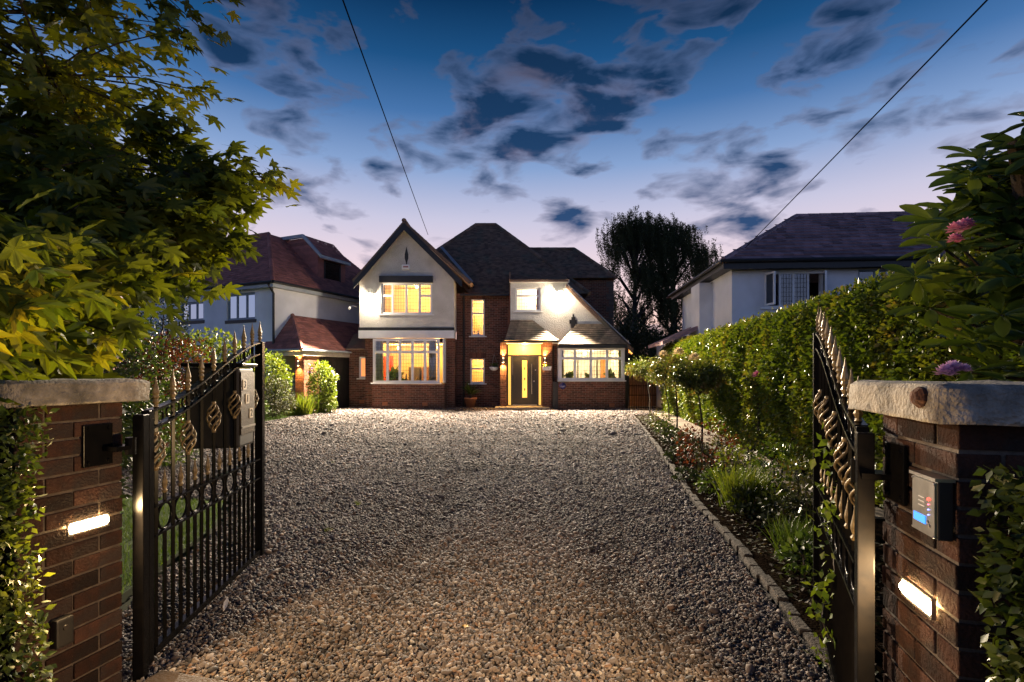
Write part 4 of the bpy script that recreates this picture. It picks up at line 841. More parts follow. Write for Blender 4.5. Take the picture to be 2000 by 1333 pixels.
# photocell and hinge plates
ph = thing('photocell', 'small black gate sensor low on the left brick pier', 'sensor', (*L0, 0), PA); MB().box(.003,.04,-.315,-.245,.34,.46).build('case', m_black, ph, local=True, bevel=.008); MB().lathe([(.012,0),(.010,.004)],(0,0,0),10).build('eye', m_dark, ph, local=True, T=Matrix.Translation((.04,-.28,.42))@Matrix.Rotation(R(90),4,'Y'))
def hinge(org, s, lab):
    t = thing('hinge_bracket', lab, 'bracket', (*org, 0), PA); a, b = sorted((.004*s, .016*s))
    MB().box(a,b,-.19,-.06,1.08,1.27).build('plate', m_iron, t, local=True, bevel=.003); c, d = sorted((.012*s,.10*s))
    MB().box(c,d,-.11,-.02,1.145,1.165).build('arm', m_iron, t, local=True); MB().tube([(.085*s,-.03,1.12),(.085*s,-.03,1.20)],.022,10).build('pin', m_iron, t, local=True)
    for yy_,zz_ in ((-.17,1.10),(-.08,1.10),(-.17,1.25),(-.08,1.25)): MB().lathe([(.010,0),(.007,.006)],(0,0,0),6).build('bolt', m_iron, t, local=True, T=Matrix.Translation((.016*s,yy_,zz_))@Matrix.Rotation(R(90*s),4,'Y'))
hinge(L0, 1, 'black steel hinge bracket bolted to the left pier'); hinge(R0, -1, 'black steel hinge bracket bolted to the right pier')

# ================================================================== iron gates
GL = 1.605
def topz(x):
    t = min(1,max(0,x/GL)); return 1.31+.44*(.72*(3*t*t-2*t**3)+.28*t)
def sq(mb, p, q, w): mb.tube([p,q], w/2*1.414, 4); return mb
bar_me = {}
spear_me = MB().lathe([(.009,0),(.013,.004),(.009,.012),(.016,.03),(.010,.044),(.017,.055),(.013,.066),(.017,.078),(.006,.13),(.001,.168)],(0,0,0),8).mesh('spear_tip', m_gold)
dog_me = MB().lathe([(.010,0),(.015,.01),(.008,.022),(.014,.045),(.014,.055),(.005,.10),(.001,.13)],(0,0,0),8).mesh('spear_tip', m_gold)
bk_ = MB(); n = 22
for s_ in range(5):
    pts = []
    for i in range(n+1):
        u = i/n; rr_ = .007+.032*math.sin(math.pi*u)**.8; w = s_*2*math.pi/5+u*math.pi*1.25; pts.append((rr_*math.cos(w), rr_*math.sin(w), -.082+.164*u))
    bk_.tube(pts, .0058, 6)
bk_.lathe([(.012,-.10),(.014,-.085),(.008,-.075)],(0,0,0),8).lathe([(.008,.075),(.014,.085),(.012,.10)],(0,0,0),8)
basket_me = bk_.mesh('twisted_basket', m_gold, smooth=True)
ring_me = MB().tube([(.068*math.cos(k*math.pi/12),0,.068*math.sin(k*math.pi/12)) for k in range(24)], .0075, 6, closed=True).mesh('ring', m_iron, smooth=True)
pts = []
for k in range(30):
    a = k/29*math.pi*1.75; r = .040*(1-.018*k); pts.append((r*math.cos(a+2.4), 0, r*math.sin(a+2.4)))
scroll_me = MB().tube(pts, .005, 6).mesh('scroll', m_iron, smooth=True)
def gate(org, tip, lab, boxed=None):
    d = Vector((tip[0]-org[0], tip[1]-org[1])); ang = math.atan2(d.y, d.x)
    t = thing('iron_gate', lab, 'gate', (*org, 0), ang, group='pair of open entrance gates')
    MB().box(0,.045,-.019,.019,.045,1.315).build('hinge_stile', m_iron, t, local=True, bevel=.003)
    MB().box(GL-.058,GL,-.029,.029,.045,1.755).build('meeting_stile', m_iron, t, local=True, bevel=.003)
    N = 28
    for nm, off in (('top_rail', 0), ('arch_rail', -.088)):
        mb = MB(); pr = []
        for i in range(N+1):
            x = .03+(GL-.06)*i/N; pr.append((x, topz(x)+off))
        vs = []
        for (x,z) in pr: vs += [(x,-.02,z-.006),(x,.02,z-.006),(x,.02,z+.006),(x,-.02,z+.006)]
        fs = []
        for i in range(N):
            for k in range(4): fs.append((i*4+k, i*4+(k+1)%4, i*4+4+(k+1)%4, i*4+4+k))
        mb.add(vs, fs+[(3,2,1,0),(N*4,N*4+1,N*4+2,N*4+3)]).build(nm, m_iron, t, local=True)
    for nm, z in (('mid_rail', .822), ('mid_rail', .672), ('bottom_rail', .085)):
        MB().box(.055,GL-.058,-.02,.02,z-.006 if nm == 'mid_rail' else z-.02,z+.006 if nm == 'mid_rail' else z+.02).build(nm, m_iron, t, local=True)
    bz = {0:1.10, 2:1.13, 4:1.22, 6:1.28, 8:1.305}
    for i in range(10):
        x = .095+.165*i
        if i < 9:
            b = sq(MB(), (x,0,.10 if i != boxed else 1.577), (x,0,topz(x)+.006), .016).build('bar', m_iron, t, local=True)
            if i == boxed: sq(MB(), (x,0,.10), (x,0,.962), .016).build('bar', m_iron, t, local=True)
            if i in bz: q = inst('twisted_basket', basket_me, b, (x,0,bz[i])); q.rotation_euler = (0,0,i*.7)
        else: b = t; x = GL-.029
        inst('spear_tip', spear_me, b, (x,0,topz(x)+(.004 if i < 9 else .006)), (0,0,.3*i))
        if i < 9:
            xd = x+.0825 if i < 8 else None
            if xd:
                sq(MB(), (xd,0,.10), (xd,0,.668), .016).build('dog_bar', m_iron, t, local=True)
                u_ = sq(MB(), (xd,0,.826), (xd,0,.87), .014).build('dog_bar', m_iron, t, local=True); inst('spear_tip', dog_me, u_, (xd,0,.868))
                inst('ring', ring_me, t, (xd,0,.747))
                for sx in (-1, 1):
                    xs = xd+sx*.041; inst('scroll', scroll_me, t, (xs,0,topz(xs)-.044), (0,0,0 if sx < 0 else math.pi))
    # hinge post between leaf and pier
    MB().box(-.062,-.012,-.025,.025,0,1.30).build('hinge_post', m_iron, t, local=True, bevel=.004)
    return t, ang
gL, aL = gate((-1.827,2.55), (-2.03,4.145), 'black iron gate with gold spear tips swung open at the left, letterbox on it', 7)
gR, aR = gate((1.22,1.78), (1.93,3.23), 'black iron gate with gold spear tips swung open along the right flower bed')
# letterbox on the left gate
mbx = thing('letterbox', 'deep black parcel letterbox with house number tiles fixed behind the left gate', 'letterbox', (-1.827,2.55,0), aL)
MB().box(1.112,1.388,-.02,.345,.965,1.545).build('body', m_black, mbx, local=True, bevel=.02)
MB().box(1.10,1.40,-.045,.365,1.548,1.575).build('lid', m_iron, mbx, local=True, bevel=.006)
MB().box(1.122,1.378,-.030,-.0205,1.06,1.51).build('front_plate', m_bronze, mbx, local=True); MB().box(1.122,1.378,-.037,-.0305,1.105,1.118).build('flap_edge', m_steel, mbx, local=True)
def text_mesh(ch, size, mat):
    cu = bpy.data.curves.new('digit', 'FONT'); cu.body = ch; cu.size = size; cu.extrude = .0015; cu.align_x = 'CENTER'; cu.align_y = 'CENTER'
    ob = bpy.data.objects.new('digit', cu); COL.objects.link(ob); dg = bpy.context.evaluated_depsgraph_get(); me = bpy.data.meshes.new_from_object(ob.evaluated_get(dg)); bpy.data.objects.remove(ob); me.materials.clear(); me.materials.append(mat); return me
m_numtile = M('number_tile',(.62,.52,.36),(.5,.42,.3),20,.5)
for ch,x,z in (('3',1.175,1.42),('1',1.225,1.315),('2',1.30,1.205)):
    tl = MB().box(x-.032,x+.032,-.036,-.0305,z-.036,z+.036).build('number_tile', m_numtile, mbx, local=True)
    inst('digit', text_mesh(ch,.075,m_black), tl, (x,-.0375,z), (R(90),0,0))
# brown threshold plate by the left pier
o = MB().box(-.20,.20,-.14,.14,0,.03).build('threshold_plate', M('brown_plate',(.035,.02,.011),(.022,.014,.009),14,.7,.4,60), None, bevel=.008); o.location = (-1.58,2.36,.0); o.rotation_euler = (0,0,PA); tag(o,'brown plate lying on the gravel at the foot of the left pier','plate')
# ================================================================== neighbouring house on the left (turned about 24 degrees)
C1 = Vector((-9.69,20.8,0)); nd = Vector((.4043,.9146,0)); nb = Vector((-.9146,.4043,0))
TN = Matrix(((nb.x,nd.x,0,C1.x),(nb.y,nd.y,0,C1.y),(0,0,1,0),(0,0,0,1)))       # local x = b (leftwards along the front), y = a (back), z
def NL(b,a,z): return tuple(TN @ Vector((b,a,z)))
nh = thing('rendered_house','white rendered house with red tiled roof and dormer behind the left gate','house',tuple(C1))
# front wall lies at a = 0 with b 0..9 ; windows cut in
def bfrom(px): # b where the pixel column meets the front wall
    k = (px-1000)/1000; return (C1.x-k*C1.y)/(k*nb.y-nb.x)
wn1 = (bfrom(498),bfrom(443)); wn2 = (bfrom(397),bfrom(352))
TF = TN
def zf(py,px): b = bfrom(px); y = C1.y+b*nb.y; return Z(py,y)
w1 = (wn1[0],wn1[1],zf(625,470),zf(573,470)); w2 = (wn2[0],wn2[1],zf(627,375),zf(590,375)-.0)
mb = MB(); wallcells(mb, 0, 9, 0, 5.1, 0, .3, [w1,w2]); mb.box(0,.3,.3,9,0,5.1); mb.box(.3,9,3,3.1,0,5); mb.build('wall', m_smooth, nh, TF)
for w in (w1,w2): window(nh, *w, .06, [.33,.67], None, fr=m_bluegrey, gl=m_glass_dark, lead=None, sillm=m_black, T=TF, fw=.07, sillh=.14)
# roof
ze = 5.2; e0 = NL(-.25,-.25,ze); e1 = NL(9,-.25,ze); e2 = NL(-.25,9,ze); apx_ = (-11.4,24.0,8.05); rdl = tuple(Vector(apx_)+nb*7); rdb = tuple(Vector(apx_)+nd*5)
rf = MB().add([e0,e1,rdl,apx_,e2,rdb,NL(9,9,ze)],[(1,0,3,2),(0,4,5,3),(0,1,6,4),(2,3,5,6)]).build('roof', m_redtile, nh); tt = MB(); tiles(tt, e1,e0,apx_,rdl,.16,.26,.018); tiles(tt, e0,e2,rdb,apx_,.16,.26,.018); tt.build('roof_tiles', m_redtile, rf)['kind'] = 'stuff'
rg = MB(); ridge(rg, apx_, rdl); ridge(rg, e0, apx_, .09); rg.build('ridge_tile', m_redtile, rf)
MB().hexa([NL(-.27,-.27,ze-.22),NL(9,-.27,ze-.22),NL(9,-.02,ze-.22),NL(-.27,-.02,ze-.22),NL(-.27,-.27,ze-.04),NL(9,-.27,ze-.04),NL(9,-.02,ze-.04),NL(-.27,-.02,ze-.04)]).build('fascia', m_fascia, nh)
MB().hexa([NL(-.27,-.02,ze-.22),NL(-.02,-.02,ze-.22),NL(-.02,9,ze-.22),NL(-.27,9,ze-.22),NL(-.27,-.02,ze-.04),NL(-.02,-.02,ze-.04),NL(-.02,9,ze-.04),NL(-.27,9,ze-.04)]).build('fascia', m_fascia, nh)
MB().tube([NL(-.3,-.32,ze-.03),NL(9,-.32,ze-.03)],.06,8).tube([NL(-.32,-.3,ze-.03),NL(-.32,9,ze-.03)],.06,8).build('gutter', m_black, nh)
MB().tube([NL(-.06,-.30,ze-.1),NL(-.07,-.06,ze-.45),NL(-.07,-.06,0)],.05,8).build('downpipe', m_black, nh)
# dormer
prof = [(3.3,7.95),(1.46,8.0),(.42,7.02),(.62,7.0),(.62,5.62)]
dm = MB(); A0, A1 = 3.05, 4.85
poly = [(3.4,6.6),(.62,5.62),(.62,7.0),(1.5,7.9),(3.4,7.9)]
vs = [NL(b,A0,z) for b,z in poly]+[NL(b,A1,z) for b,z in poly]; k = len(poly)
dorm = dm.add(vs,[tuple(range(k)),tuple(range(2*k-1,k-1,-1))]+[((i+1)%k,i,k+i,k+(i+1)%k) for i in range(k)]).build('dormer', m_redtile, nh); dorm['label'] = 'tile hung dormer with a dark window'
tt = MB()
for r in range(14):
    z0_ = 5.7+r*.155; z1_ = z0_+.15
    bl_ = .63; br2 = min(3.35, .62+(z0_-5.62)/(6.6-5.62)*2.78) if z0_ < 6.55 else 3.35
    bl2 = .62 if z0_ < 7.0 else .62+(z0_-7.0)*.98
    if z1_ < 7.85: tt.add([NL(bl2,A0-.02,z0_),NL(br2,A0-.02,z0_),NL(br2,A0-.004,z1_),NL(bl2,A0-.004,z1_)],[(1,0,3,2)])
tt.build('hung_tile_course', m_redtile, dorm)
t2 = MB(); tiles(t2, NL(.40,A0-.1,6.98), NL(.40,A1+.1,6.98), NL(1.5,A1+.1,8.04), NL(1.5,A0-.1,8.04),.16,.26,.018); t2.build('roof_tiles', m_redtile, dorm)['kind'] = 'stuff'
def slab(P, th, dirv):
    P = [Vector(p) for p in P]; q = [p+Vector(dirv)*th for p in P]; return MB().hexa([*q,*P])
slab([NL(.36,A0-.12,6.96),NL(1.46,A0-.12,8.02),NL(3.4,A0-.12,8.02),NL(3.4,A0-.02,8.02)][:4],.0,(0,0,1))
MB().hexa([NL(.36,A0-.14,6.86),NL(1.48,A0-.14,7.90),NL(1.48,A0-.02,7.90),NL(.36,A0-.02,6.86),NL(.36,A0-.14,7.0),NL(1.46,A0-.14,8.06),NL(1.46,A0-.02,8.06),NL(.36,A0-.02,7.0)]).build('bargeboard', m_fascia, dorm)
MB().hexa([NL(1.48,A0-.14,7.90),NL(3.4,A0-.14,7.90),NL(3.4,A0-.02,7.90),NL(1.48,A0-.02,7.90),NL(1.46,A0-.14,8.06),NL(3.4,A0-.14,8.06),NL(3.4,A0-.02,8.06),NL(1.46,A0-.02,8.06)]).build('bargeboard', m_fascia, dorm)
MB().hexa([NL(.36,A0-.02,6.86),NL(.5,A0-.02,6.86),NL(.5,A1+.1,6.86),NL(.36,A1+.1,6.86),NL(.36,A0-.02,7.0),NL(.5,A0-.02,7.0),NL(.5,A1+.1,7.0),NL(.36,A1+.1,7.0)]).build('bargeboard', m_fascia, dorm)
Td = Matrix(((nd.x,nb.x,0,NL(.60,A0,0)[0]),(nd.y,nb.y,0,NL(.60,A0,0)[1]),(0,0,1,0),(0,0,0,1)))
window(nh, .35, 1.45, 5.75, 6.85, -.02, [], None, fr=m_black, gl=m_glass_dark, lead=None, sill=False, T=Td, fw=.06, name='dormer_window')
# lean-to garage with hipped roof
gE = -1.85; zE = 2.42; q0 = NL(gE,-.30,zE); q1 = NL(.55,-.30,zE); q2 = NL(-.02,.95,3.97); q3 = NL(-.02,5.2,3.97); q4 = NL(gE,5.2,zE)
gar = thing('garage','low red tiled garage with lit brick pillar beside the neighbouring house','garage',NL(-1,1,0))
gf = MB().add([q0,q1,q2,q3,q4,NL(-.02,5.2,zE)],[(1,0,2),(0,4,3,2),(0,1,5,4)]).build('roof', m_redtile, gar); tt = MB(); tiles(tt,q1,q0,q2,q2,.16,.26,.02); tiles(tt,q0,q4,q3,q2,.16,.26,.02); tt.build('roof_tiles', m_redtile, gf)['kind'] = 'stuff'
rg = MB(); ridge(rg,q0,q2,.09,step=.3); rg.build('hip_tile', m_redtile, gf)
MB().tube([q0,q1],.05,6).tube([q0,q4],.05,6).build('gutter', m_fascia, gar)
MB().hexa([NL(gE+.05,-.22,zE-.22),NL(.5,-.22,zE-.22),NL(.5,-.15,zE-.22),NL(gE+.05,-.15,zE-.22),NL(gE+.05,-.22,zE-.05),NL(.5,-.22,zE-.05),NL(.5,-.15,zE-.05),NL(gE+.05,-.15,zE-.05)]).build('fascia', m_step, gar)
MB().hexa([NL(gE+.05,-.15,zE-.22),NL(gE+.12,-.15,zE-.22),NL(gE+.12,5.2,zE-.22),NL(gE+.05,5.2,zE-.22),NL(gE+.05,-.15,zE-.05),NL(gE+.12,-.15,zE-.05),NL(gE+.12,5.2,zE-.05),NL(gE+.05,5.2,zE-.05)]).build('fascia', m_step, gar)
pb = MB(); pc = MB(); pb_ = gE+.15
pc.box(pb_,pb_+.45,-.05,.75,0,zE-.2); TP = TN
bricks(pb, pb_, pb_+.45, 0, zE-.2, -.05); t_ = MB(); bricks(t_, 0, .8, 0, zE-.2, 0)
for (a,b,c) in t_.v: pb.v.append((pb_-(-b)-0.0, -.05+(.8-a), c))
off = len(pb.v)-len(t_.v); pb.f += [tuple(i+off for i in f) for f in t_.f]
pil = pc.build('pillar', m_mortar, gar, TP); pb.build('brickwork', M('garage_brick',(.30,.11,.055),(.2,.075,.04),3,.85,.3,120,rnd='island',rmul=.4), pil, TP)['kind'] = 'stuff'
bd = MB()
for k in range(24):
    MB().box(pb_+.05,pb_+.09,.76+k*.17,.76+k*.17+.162,0,zE-.2).build('door_board', m_black, gar, TP)
pc2 = NL(pb_+.22,-.05,1.90)
wl_ = thing('wall_lamp','up and down wall lamp on the pillar of the neighbouring garage','lamp',pc2,math.atan2(nb.y,nb.x))
MB().lathe([(.04,-.09),(.04,.09)],(0,.08,0),12).build('cylinder_shade',m_steel,wl_,local=True); MB().box(-.03,.03,.012,.05,-.04,.04).build('bracket',m_steel,wl_,local=True)
MB().lathe([(.03,0),(.03,.006)],(0,.08,.091),12).build('lens',e_bulb,wl_,local=True); MB().lathe([(.03,0),(.03,.006)],(0,.08,-.097),12).build('lens',e_bulb,wl_,local=True)
light('SPOT',wl_,(0,.10,.13),150,WARM,.03,rot=(0,-.05,1),spot=115,local=True); light('SPOT',wl_,(0,.10,-.13),150,WARM,.03,rot=(0,-.05,-1),spot=115,local=True)

# ================================================================== neighbouring house on the right
n2 = thing('rendered_house','white rendered house with purple tiled hipped roof behind the tall hedge','house',(7.0,16.3,0),R(-4.5))
# local frame: x along the front, y back
Y2 = 16.3; ch_, sh_ = math.cos(R(4.5)), math.sin(R(4.5))
def l2(px,py): # pixel to local (x,z) on the front wall
    k = (px-1000)/1000; s = (k*Y2-7.0)/(ch_+k*sh_); y = Y2-s*sh_; return s, Z(py,y)
a, zt = l2(1493,532); b, zb = l2(1608,600); wr1 = (a, b, zb, zt); a, zt = l2(1676,527); b, _ = l2(1745,527); wr2 = (a, b, zt-1.1, zt)
mb = MB(); wallcells(mb, 0, 13, 0, 4.85, 0, .3, [wr1,wr2]); mb.box(0,.3,.3,6.2,0,4.85); mb.box(-.45,-.001,2.0,3.1,0,4.75); mb.build('wall', m_smooth, n2, local=True)
MB().box(.32,12,2.6,2.7,2.5,4.8).build('room_walls', m_dark, n2, local=True)
w = MB(); x0,x1,z0,z1 = wr1; fw = .06; W = x1-x0
cx = [x0+W*.27, x0+W*.50, x0+W*.75]
wf = MB().box(x0,x1,.02,.1,z0,z0+fw).box(x0,x1,.02,.1,z1-fw,z1).box(x0,x0+fw,.02,.1,z0+fw,z1-fw).box(x1-fw,x1,.02,.1,z0+fw,z1-fw)
for c in cx: wf.box(c-.03,c+.03,.022,.1,z0+fw,z1-fw)
wf = wf.build('window', m_white, n2, local=True); wf['label'] = 'white window with both side casements standing open'
for a,b in ((cx[0]+.03,cx[1]-.03),(cx[1]+.03,cx[2]-.03)): MB().box(a,b,.05,.056,z0+fw,z1-fw).build('pane', m_glass_dark, wf, local=True)
lm = MB()
for a,b in ((cx[0]+.03,cx[1]-.03),(cx[1]+.03,cx[2]-.03)):
    for q in range(1,4): xx = a+(b-a)*q/4; lm.box(xx-.005,xx+.005,.042,.048,z0+fw,z1-fw)
    for q in range(1,7): zz = z0+fw+(z1-z0-2*fw)*q/7; lm.box(a,b,.0415,.0475,zz-.005,zz+.005)
lm.build('leading', m_came, wf, local=True); MB().box(x0-.1,x1+.1,-.08,.1,z0-.06,z0-.002).build('sill', m_white, wf, local=True)
for hx_, dirx, an in ((x0+.03,1,R(-75)),(x1-.03,-1,R(75))):
    cw = W*.25; s = MB(); 
    lo, hi = sorted((0, dirx*cw)); s.box(lo,hi,-.03,.02,z0+.05,z0+.11).box(lo,hi,-.03,.02,z1-.11,z1-.05).box(lo,lo+.06,-.03,.02,z0+.11,z1-.11).box(hi-.06,hi,-.03,.02,z0+.11,z1-.11)
    Tc = Matrix.Translation((hx_,0,0)) @ Matrix.Rotation(an,4,'Z'); sa = s.build('casement', m_white, wf, T=Tc, local=True); MB().box(lo+.06,hi-.06,-.008,-.002,z0+.11,z1-.11).build('pane', m_glass_dark, wf, T=Tc, local=True)
window(n2, *wr2, .05, [.5], None, T=None, name='window') if False else None
x0,x1,z0,z1 = wr2; q = MB().box(x0,x1,.03,.1,z0,z0+fw).box(x0,x1,.03,.1,z1-fw,z1).box(x0,x0+fw,.03,.1,z0+fw,z1-fw).box(x1-fw,x1,.03,.1,z0+fw,z1-fw).box((x0+x1)/2-.03,(x0+x1)/2+.03,.03,.1,z0+fw,z1-fw).build('window', m_bluegrey, n2, local=True); MB().box(x0+fw,x1-fw,.05,.056,z0+fw,z1-fw).build('pane', m_glass_dark, q, local=True)
# roof: front slope in single tiles
ev, ezz = -.38, 5.02; tn = math.tan(R(32)); run = 4.0
P0, P1, P2, P3 = (ev,ev,ezz),(13.4,ev,ezz),(13.4,ev+run,ezz+run*tn),(ev+run,ev+run,ezz+run*tn)
rf = MB().add([P0,P1,P2,P3,(ev,ev+2*run,ezz),(13.4,ev+2*run,ezz)],[(0,1,2,3),(0,3,4),(4,3,2,5),(0,4,5,1)]).build('roof', m_nbtile2, n2, local=True); rf['label'] = 'purple brown roof of large concrete tiles'
gau, tw = .335, .30; rows = int((run/math.cos(R(32)))/gau); pit = R(32)
tme = MB().hexa([(0,0,0),(tw-.006,0,0),(tw-.006,gau*1.1,.0),(0,gau*1.1,.0),(0,0,.058),(tw-.006,0,.058),(tw-.006,gau*1.1,.008),(0,gau*1.1,.008)]).mesh('roof_tile', m_nbtile)
ntile = 0; rest = MB()
for r in range(rows):
    s = r*gau; yb = ev+s*math.cos(pit); zb = ezz+s*math.sin(pit); x = ev+s*math.cos(pit)+(tw/2 if r % 2 else 0)*1.0
    while x < 11.2:
        p = Vector((x+7,16.3,0)); 
        if ntile < 300 and x < 8.6:
            o = inst('roof_tile', tme, rf, (x,yb,zb+.004), (pit+random.uniform(-.01,.01),random.uniform(-.008,.008),random.uniform(-.008,.008))); ntile += 1
        else:
            Tm = Matrix.Translation((x,yb,zb+.004))@Matrix.Rotation(pit,4,'X'); rest.add([tuple(Tm@v.co) for v in tme.vertices], [tuple(p_.vertices) for p_ in tme.polygons])
        x += tw
if rest.v: rest.build('roof_tiles', m_nbtile2, rf, local=True)['kind'] = 'stuff'
ls = MB(); tiles(ls,(ev,ev+2*run,ezz),P0,P3,P3,.335,.3,.03); ls.build('side_tiles', m_nbtile2, rf, local=True)['kind'] = 'stuff'
rg = MB(); ridge(rg,P0,P3,.11); ridge(rg,P3,P2,.11); rg.build('ridge_tile', m_nbtile2, rf, local=True)
MB().box(ev,13.4,ev,ev+.06,ezz-.26,ezz-.01).box(ev,ev+.06,ev+.06,6.6,ezz-.22,ezz-.01).build('fascia', m_black, n2, local=True)
MB().box(ev+.06,13.4,ev+.06,-.002,ezz-.24,ezz-.20).box(ev+.06,-.002,-.002,6.6,ezz-.21,ezz-.18).build('soffit', m_black, n2, local=True)
MB().tube([(ev-.06,ev-.06,ezz-.02),(13.4,ev-.06,ezz-.02)],.06,8).tube([(ev-.06,ev-.06,ezz-.02),(ev-.06,6.8,ezz-.02)],.06,8).build('gutter', m_black, n2, local=True)
# low side extension with its own lean-to roof
MB().box(-1.0,-.46,3.4,6.8,0,2.95).build('side_extension', m_smooth, n2, local=True)
sr = MB().hexa([(-1.7,2.2,2.55),(-.02,2.2,3.25),(-.02,5.0,3.25),(-1.7,5.0,2.55),(-1.7,2.2,2.68),(-.02,2.2,3.42),(-.02,5.0,3.42),(-1.7,5.0,2.68)]).build('lean_to_roof', m_nbtile2, n2, local=True)
# ================================================================== vegetation
def sub(parent, P, size, mat, name='foliage', droop=-.2, out=None, T=T_LEAF, rnd=None, up=.6):
    n = len(P); ax = rdir(n)*1.0+np.array((0,0,droop))
    if out is not None: ax = ax*.7+out*.8
    nr = rdir(n)*.8+np.array((0,0,up)); 
    if out is not None: nr = nr+out*.8
    return leaves(name, parent, mat, P, size, ax, nr, T, rnd)
def clump_rnd(P, s, seed, base=None):
    r = .5+.35*vnoise(P, s, seed)+RNG.normal(0,.16,len(P)); return np.clip(r,0,1)
m_hedge = leafmat('hedge_leaf', [(.035,.068,.010),(.065,.11,.013),(.10,.15,.016),(.16,.19,.022),(.17,.13,.03)], .36, .32)
m_ivy = leafmat('pier_hedge_leaf', [(.025,.045,.010),(.045,.07,.013),(.08,.10,.018)], .42, .25)
m_core = M('dark_core_fill', (.018,.018,.008), (.028,.024,.014), 20, 1.0, .8, 40)  # solid dark box added inside hedges to block the view through the leaves
# ---- tall hedge on the right
hg = thing('tall_hedge','tall clipped green hedge along the right of the drive','hedge',(5,10,0))
hy0, hy1, hh = .9, 20.6, 2.6
mb = MB(); mb.hexa([(hedgex(hy0)+.22,hy0,0),(hedgex(hy0)+1.2,hy0,0),(hedgex(hy1)+1.2,hy1-.2,0),(hedgex(hy1)+.22,hy1-.2,0),(hedgex(hy0)+.25,hy0,hh-.2),(hedgex(hy0)+1.1,hy0,hh-.2),(hedgex(hy1)+1.1,hy1-.2,hh-.2),(hedgex(hy1)+.25,hy1-.2,hh-.2)]).build('dark_core', m_core, hg)
def hedge_pts(n):
    # denser towards the camera: y distribution
    u = RNG.random(n); y = hy0+(hy1-hy0)*u**1.35; z = RNG.random(n)**.9*hh; P = np.column_stack([hedgex(y), y, z]); b = .12*vnoise(P,1.1,21)+.10*vnoise(P,3.6,22)+.06*vnoise(P,9,23); 
    d = RNG.random(n)**1.4*.34
    P[:,0] += b*.6+d - .10*np.sin(np.clip(z/hh,0,1)*math.pi)*.6 + np.clip((z-hh+.22)/.22,0,1)**2*.22
    return P
P = hedge_pts(95000); n = len(P); sz = RNG.uniform(.042,.078,n)*(1+.02*P[:,1]); out = np.tile(np.array((-1.,-.1,.1)),(n,1))
sub(hg, P, sz, m_hedge, out=out, rnd=clump_rnd(P,2.4,5), up=.3)
n = 26000; y = hy0+(hy1-hy0)*RNG.random(n)**1.3; xx = hedgex(y)+.12+RNG.random(n)*1.15; P = np.column_stack([xx,y,np.full(n,hh)]); P[:,2] += .05*vnoise(P,2.2,31)+.05*vnoise(P,6,32)-RNG.random(n)*.16+.02
sub(hg, P, RNG.uniform(.035,.065,n)*(1+.028*y), m_hedge, out=np.tile(np.array((-.2,0,1.)),(n,1)), rnd=np.clip(clump_rnd(P,2.4,6)+.1,0,1), name='top_foliage')
n = 2600; z = RNG.random(n)*hh; P = np.column_stack([hedgex(hy1)+RNG.random(n)*1.2, np.full(n,hy1)+RNG.normal(0,.08,n), z]); sub(hg, P, RNG.uniform(.05,.09,n), m_hedge, name='end_foliage')
# young shoots standing out of the hedge top
n = 900; y = hy0+3+(hy1-hy0-3)*RNG.random(n)**1.5; P = np.column_stack([hedgex(y)+.2+RNG.random(n)*.5,y,np.full(n,hh)+RNG.random(n)*.10]); leaves('shoot', hg, m_hedge, P, RNG.uniform(.05,.09,n), rdir(n)*.6+np.array((0,0,1.)), rdir(n), rnd=RNG.uniform(.5,1,n))
# ---- hedges against the piers
def pier_hedge(org, x0,x1,y0,y1,h,n,lab,bul):
    t = thing('pier_hedge',lab,'hedge',(*org,0),PA); MB().box(x0+.10,x1-.10,y0+.1,y1-.1,0,h-.12).build('dark_core', m_core, t, local=True)
    F = RNG.random(n); P = np.zeros((n,3)); Tm = np.array(ROOT[t.name])
    sx, sy, sz_ = x1-x0, y1-y0, h; side = RNG.choice(5, n, p=[.30,.12,.16,.26,.16]); u, v = RNG.random(n), RNG.random(n)
    nr = np.zeros((n,3))
    for s_,(fx,fy,fz,nn) in enumerate(((x1,None,None,(1,0,0)),(None,y1,None,(0,1,0)),(None,None,h,(0,0,1)),(x0,None,None,(-1,0,0)),(None,y0,None,(0,-1,0)))):
        m = side == s_
        P[m,0] = fx if fx is not None else x0+sx*u[m]; P[m,1] = fy if fy is not None else y0+sy*(u[m] if fx is not None else v[m]); P[m,2] = fz if fz is not None else h*(v[m] if fx is not None else (u[m]*0+RNG.random(m.sum())))
        nr[m] = nn
    b = .05*vnoise(P,5,41)+.03*vnoise(P,13,42)-RNG.random(n)**1.5*.10; P = P+nr*b[:,None]
    W = P@Tm[:3,:3].T+Tm[:3,3]; out = nr@Tm[:3,:3].T
    sub(t, W, RNG.uniform(.018,.042,n), m_ivy, out=out, rnd=clump_rnd(W,7,9), up=.2); return t
pier_hedge(L0, -1.5,.13,-1.25,-.42,1.36,22000,'small leaved dark hedge hugging the left gate pier',.1)
pier_hedge(R0, .02,1.5,-1.15,-.505,1.26,22000,'small leaved dark hedge hugging the right gate pier',.1)
